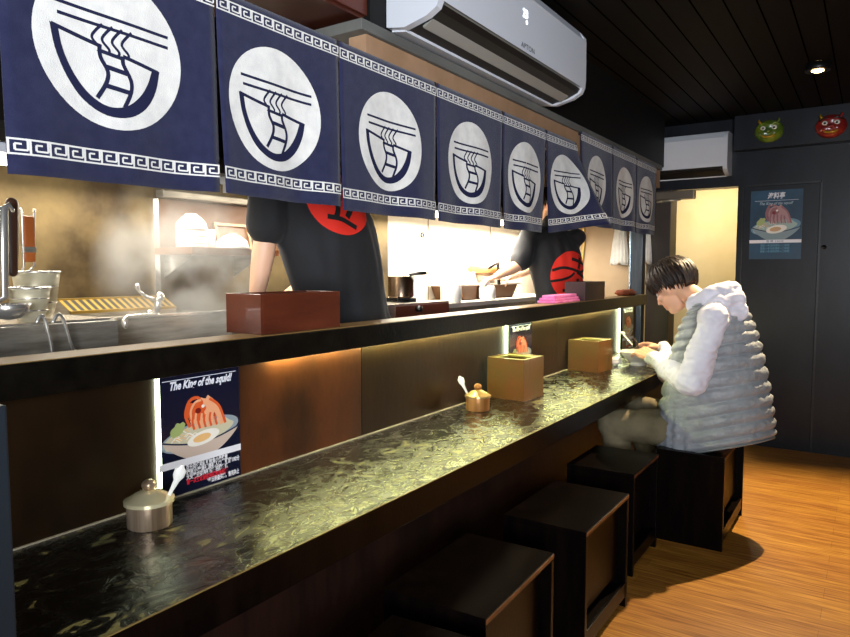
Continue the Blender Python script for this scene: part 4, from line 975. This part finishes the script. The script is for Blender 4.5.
# vest
prof=[(662,453,772,439,.215),(663,430,770,414,.215),(667,400,765,385,.205),(674,365,758,352,.185),(682,338,750,326,.165),(690,318,741,306,.140),(700,305,731,296,.105)]
CP=[]
for (fx_,fy_,bx_,by_,ry) in prof:
    A_=at(fx_,fy_,y=YC+.02); B_=at(bx_,by_,y=YC-.02); c_=(A_+B_)/2; CP.append((c_,(A_-c_)*.94,ry))
def cp(t):
    t=t*(len(CP)-1); i=min(int(t),len(CP)-2); q=t-i; q=q
    i0=max(i-1,0); i3=min(i+2,len(CP)-1)
    def cr(a,b,c,d): return .5*((2*b)+(c-a)*q+(2*a-5*b+4*c-d)*q*q+(3*b-a-3*c+d)*q**3)
    return tuple(cr(CP[i0][j],CP[i][j],CP[i+1][j],CP[i3][j]) for j in range(3))
g=G(); rings=[]; nR=170; RID=14.0; NS=120
for k in range(nR+1):
    t=k/nR; c_,fv,ry=cp(t); ring=[]
    pf=abs(math.sin(PI*(t*RID)))**.55
    for i in range(NS):
        th=2*PI*i/NS; ct,st=math.cos(th),math.sin(th); e=.86
        ct=math.copysign(abs(ct)**e,ct); st=math.copysign(abs(st)**e,st)
        p=c_+fv*ct+l*ry*st; d=(p-c_).normalized()
        side=math.exp(-((math.cos(th)-.22)/.30)**4)*max(0,min(1,(.60-t)*12))
        pfx=pf*(1-side)+side*(.35+.40*abs(math.sin(th*15))**.5+.18*pf)
        amp=.020 if t>.04 else .020*t/.04
        crk=.0042*noise.noise(Vector((p.x*38,p.y*38,p.z*70)))+.003*math.sin(i*2.1+k*.02)*noise.noise(Vector((i*.35,k*.06,1)))
        ring.append(p+d*(amp*pfx-.006+crk))
    rings.append(ring)
c0=cp(0)[0]; g.ring_surf([[c0+(p-c0)*.9+Vector((0,0,.02)) for p in rings[0]]]+rings,cap0=True,cap1=True)
vest=g.build('quilted_vest',M_vest,root,smooth=True)
# hem tape and armhole tape
g=G(); c_,fv,ry=cp(0); pts=[]
for i in range(61):
    th=2*PI*i/60; ct,st=math.cos(th),math.sin(th); ct=math.copysign(abs(ct)**.86,ct); st=math.copysign(abs(st)**.86,st); pts.append(c_+(fv*ct+l*ry*st)*1.0)
g.tube(pts,.006,8); g.build('hem_tape',mat('vest_tape','6f7577',.5),vest,smooth=True)
g=G(); ax=(Le-Ls).normalized(); u1=ax.cross(Vector((0,1,0))).normalized(); cA=Ls+Vector((.012,.06,-.05)); pts=[]
for i in range(41):
    a=2*PI*i/40; pts.append(cA+Vector((math.cos(a)*.088,-.012+.0*math.sin(a),math.sin(a)*.128)))
g.bm.free()
# trousers
g=G(); g.tube([hip-l*.085+Vector((0,0,.0)),hip+l*.085],.115,18,'round')
for h_,k_ in ((hL,knL),(hR,knR)):
    g.tube([h_,h_.lerp(k_,.5),k_],[.098,.094,.080],20,'round'); an=Vector((k_.x+.10,k_.y+.02,.12)); g.tube([k_,k_.lerp(an,.4),an],[.074,.07,.058],18,'round')
tr=g.build('trousers',M_khaki,root); remesh(tr,.009,5)
zmin=.461
def _t(p,n):
    p=p+n*((noise.noise(Vector((p.x*9,p.y*16,p.z*16)))*.010+noise.noise(Vector((p.x*26,p.y*20,p.z*30)))*.004))
    if p.z<zmin and p.x+hip.x>-.87: p.z=zmin
    return p
displace(tr,_t)
def _b(p,n):
    if .38<p.z<zmin+.004 and p.x+hip.x>-.87: p.z=zmin+.004
    return p
displace(body,_b)
for k_ in (knL,knR):
    g=G(); a_=Vector((k_.x+.06,k_.y+.02,.048)); shoe(g,a_,(-1,.12,0)); g.box(a_.x-.19,a_.x+.09,a_.y-.036,a_.y+.05,.0006,.016,bev=.007); g.build('shoe',M_shoe,root,smooth=True)
# chopsticks held over the bowl
t=thing('chopsticks','pair of chopsticks held over the ramen bowl by the diner','chopsticks',(bc.x,bc.y,.82))
for k in (0,1):
    g=G(); a_=Lh+Vector((.02,.02+.012*k,.012)); b_=Vector((bc.x+.01,bc.y+.012*k+.01,.83)); g.tube([a_+(a_-b_)*.6,b_],[.0036,.002],8,'round'); g.build('chopstick',mat('dark_chopstick','3a2418',.4),t,smooth=True)
g=G(); q=at(622,333,y=4.0); g.ell(q,(.022,.014,.010),10); g.tube([q,Lh+Vector((0,0,.01))],[.006,.005],8,'round'); g.build('soup_spoon',M_ceramic,None,'white soup spoon tip rising above the diner\'s fingers','spoon',smooth=True)
# ---------------------------------------------------------------- the cooks
def emblem(tee,root,c,out,rt,up,R):
    off=root.location; bm=bmesh.new(); bm.from_mesh(tee.data); tree=BVHTree.FromBMesh(bm); bm.free()
    def P(u,v,o=0):
        s=c+rt*u*R+up*v*R+out*.5; h=tree.ray_cast(s-off,-out,1.2)
        p=(h[0]+off) if h[0] is not None else c+rt*u*R+up*v*R
        return p+out*(o+.001)
    A=Art(P,.0015,.0008,res=.08); A.disc(0,0,1,1,M_emblem,n=48,rings=10)
    k=M_blackprint
    U=lambda x,y:((x-540)/140,-(y-430)/185)
    for pts,w in (([U(607,275),U(598,330),U(578,400)],.15),([U(532,302),U(600,325),U(662,358)],.13),([U(408,388),U(470,368),U(530,378),U(600,402),U(662,372)],.11),([U(570,400),U(610,425),U(648,450)],.14),([U(400,468),U(470,455),U(520,435),U(548,405)],.10),([U(517,470),U(512,505),U(500,535)],.14),([U(575,450),U(572,490),U(548,535)],.15),([U(468,535),U(520,545),U(585,580)],.12)):
        A.stroke(spline(pts,4),w,k)
    A.build('red_round_emblem',tee)
def cook(lab,base,neck,fwd,sh,hipz,lean,elL,wrL,elR,wrR,hands,emb,bulk=1.):
    fwd=Vector(fwd).normalized(); lf=Vector((-fwd.y,fwd.x,0))
    hp=Vector((base[0],base[1],hipz))
    root=thing('person',lab,'person',(base[0],base[1],KF)); nk=Vector(neck)
    sL=nk+lf*sh+Vector((0,0,-.055)); sR=nk-lf*sh+Vector((0,0,-.055))
    g=G(); mid=hp.lerp(nk,.5)
    g.tube([hp,mid,nk+Vector((0,0,-.10))],[.105,.10,.065],20,'round'); g.tube([sR,nk+Vector((0,0,-.07)),sL],[.045,.06,.045],14,'round')
    hcn=nk+Vector((0,0,.17))+fwd*.05; g.tube([nk+Vector((0,0,-.05)),hcn],[.06,.055],14,'round')
    ff=(fwd*.85+Vector((0,0,-.5))).normalized(); P,Mh=head(g,hcn,ff,(0,0,1),1.0)
    for s_,e,w_ in ((sL,elL,wrL),(sR,elR,wrR)):
        e=Vector(e);w_=Vector(w_); g.tube([s_,s_.lerp(e,.5),e],[.05,.05,.042],14,'round'); g.tube([e,e.lerp(w_,.3),w_],[.042,.043,.028],14,'round')
        hand(g,w_,(w_-e).normalized()+fwd*.3,(0,0,-1),1 if s_ is sL else -1,.45)
    for b in (-1,1):
        h_=hp+lf*.09*b; kn=Vector((h_.x,h_.y,hipz*.5+KF*.5))+fwd*.03; an=Vector((h_.x,h_.y,KF+.09)); g.tube([h_,kn],[.085,.055],14,'round'); g.tube([kn,an],[.055,.036],14,'round'); g.tube([an,an+fwd*.12+Vector((0,0,-.05))],[.036,.026],12,'round')
    body=g.build('body',M_skin2,root); remesh(body,.007,3); eyes(P,Mh,body)
    hair(P,Mh,root,.9,1.,seed=int(base[1]*10))
    # shirt: lofted torso + sleeves
    g=G(); rings=[]
    for k in range(15):
        f_=k/14; c=hp.lerp(nk,f_)+Vector((0,0,0)); 
        wd=[.205,.20,.195,.195,.20,.205,.212,.218,.222,.225,.225,.22,.20,.15,.075][k]*bulk; dp=[.145,.14,.135,.132,.132,.134,.138,.140,.140,.138,.132,.12,.105,.085,.065][k]*bulk
        rings.append([c+fwd*math.cos(2*PI*i/40)*dp+lf*math.sin(2*PI*i/40)*wd for i in range(40)])
    g.ring_surf(rings)
    g.tube([sR+Vector((0,0,-.01)),nk+Vector((0,0,-.055)),sL+Vector((0,0,-.01))],[.07,.085,.07],16,'round'); g.tube([nk+Vector((0,0,-.06)),nk+Vector((0,0,.045))],[.09,.074],16,'round')
    for s_,e in ((sL,elL),(sR,elR)):
        e=Vector(e); g.tube([s_-(e-s_)*.05,s_.lerp(e,.35),s_.lerp(e,.80)],[.075,.076,.080],18,'round')
    tee=g.build('tshirt',M_tee,root); remesh(tee,.009,5)
    displace(tee,lambda p,n:p+n*(noise.noise(Vector((p.x*5,p.y*5,p.z*2.2+base[1])))*.015+noise.noise(Vector((p.x*16,p.y*16,p.z*6+p.y*9)))*.007))
    # open the sleeve ends by trimming below the cuff
    g=G(); g.tube([hp-lf*.075,hp+lf*.075],.128,18,'round'); g.tube([hp+lf*.09,hp+lf*.09+Vector((0,0,KF+.12-hipz))],[.11,.075],16,'round'); g.tube([hp-lf*.09,hp-lf*.09+Vector((0,0,KF+.12-hipz))],[.11,.075],16,'round'); tr=g.build('trousers',M_black,root); remesh(tr,.012,3)
    for b in (-1,1):
        g=G(); a_=hp+lf*.09*b; a_=Vector((a_.x,a_.y,KF+.045)); shoe(g,a_,fwd); g.build('shoe',M_shoe,root,smooth=True)
    if emb:
        out=-fwd; up=Vector((0,0,1)); rt=up.cross(out).normalized()
        emblem(tee,root,Vector(emb[0]),out,rt,up,emb[1])
    return root
c1=at(337,195,x=-1.70)
cy1=c1.y
e1=at(264,262,x=-1.84); w1=at(256,300,x=-1.90)
cook('person in black T-shirt standing in the kitchen behind the red-brown box',(-1.80,cy1+.20,0),(-1.83,cy1+.0,1.755),(-1,.10,0),.205,1.02,0,(-1.86,e1.y+.03,1.47),w1,(-2.02,cy1+.32,1.42),(-2.10,cy1+.22,1.30),None,((-1.70,cy1+.02,at(337,193,x=-1.68).z),.155),1.08)
c2=at(556,240,x=-1.90)
e2=at(517,272,x=-2.05); w2=at(497,276,x=-2.12)
cook('person in a black T-shirt working at the back, holding black tongs',(-1.86,c2.y+.02,0),(-1.92,c2.y-.02,1.63),(-.86,.5,0),.20,1.05,0,(e2.x,e2.y+.02,e2.z+.045),w2,(-2.15,c2.y+.12,1.36),(-2.22,c2.y-.10,1.30),None,((-1.85,c2.y+.02,at(560,276,x=-1.84).z),.175),1.0)
t=thing('kitchen_tongs','short black tongs in the hand of the farther cook','tongs',w2+Vector((-.03,-.08,-.08)))
q=at(489,268,x=-2.15); q2=at(498,263,x=-2.14); q3=at(499,283,x=-2.15)
g=G(); g.tube([q2,q.lerp(q2,.5)+Vector((0,0,.004)),q],[.009,.012,.010],8,'round'); g.build('arm',M_black,t,smooth=True)
g=G(); g.tube([q2,q3],[.010,.013],8,'round'); g.build('arm',M_black,t,smooth=True)
# ================================================================== lights
def area(name,loc,rot,size,size_y,power,col):
    d=bpy.data.lights.new(name,'AREA'); d.shape='RECTANGLE'; d.size=size; d.size_y=size_y; d.energy=power; d.color=col
    o=bpy.data.objects.new(name,d); C.objects.link(o); o.location=loc; o.rotation_euler=rot; return o
def aim(o,tgt): o.rotation_euler=(Vector(tgt)-o.location).to_track_quat('-Z','Y').to_euler()
# kitchen fluorescent light thrown down and back from the tubes
for (y,ln,p) in ((1.2,1.1,15),(2.5,1.3,19),(4.25,1.9,62)):
    o=area('kitchen_tube_light',(XT+.0,y,ztb-.03),(0,0,0),.06,ln,p,(1,.93,.80)); 
# daylight coming in through the shop front behind the camera
o=area('shopfront_daylight',(.9,-1.1,1.45),(0,0,0),1.4,1.2,66,(.88,.93,1.)); aim(o,(-1.3,2.2,2.4)); o.data.spread=math.radians(88)
def spot(loc,tgt,p,col,ang,blend=.5,r=.014):
    d=bpy.data.lights.new('downlight_beam','SPOT'); d.energy=p; d.color=col; d.spot_size=math.radians(ang); d.spot_blend=blend; d.shadow_soft_size=r
    o=bpy.data.objects.new('downlight_beam',d); C.objects.link(o); o.location=loc; aim(o,tgt)
pl=at(818,63,z=2.5)
spot((pl.x,pl.y,2.44),(pl.x+.3,pl.y-1.3,0),470,(1,.76,.46),100)
spot((.15,2.6,2.44),(.15,2.6,0),14,(1,.76,.46),110)
o=area('corridor_light',(-1.2,6.4,2.35),(0,0,0),.5,.5,34,(1,.86,.62))
w=bpy.data.worlds.new('world'); bpy.context.scene.world=w; w.use_nodes=True; w.node_tree.nodes['Background'].inputs[0].default_value=(.5,.6,.8,1); w.node_tree.nodes['Background'].inputs[1].default_value=.02
# ------------------------------------------------------------------ camera
cam=bpy.data.cameras.new('camera'); co=bpy.data.objects.new('camera',cam); C.objects.link(co); bpy.context.scene.camera=co
cam.sensor_width=36; cam.lens=F*36/850; cam.clip_start=.02
R_=Matrix(((AX[0],AX[1],-AX[2]),(AY[0],AY[1],-AY[2]),(AZ[0],AZ[1],-AZ[2])))
co.matrix_world=Matrix.Translation((0,0,H))@R_.to_4x4()
S=bpy.context.scene
S.view_settings.view_transform='Standard'; S.view_settings.look='None'; S.view_settings.gamma=1; S.view_settings.exposure=0; S.view_settings.use_curve_mapping=False
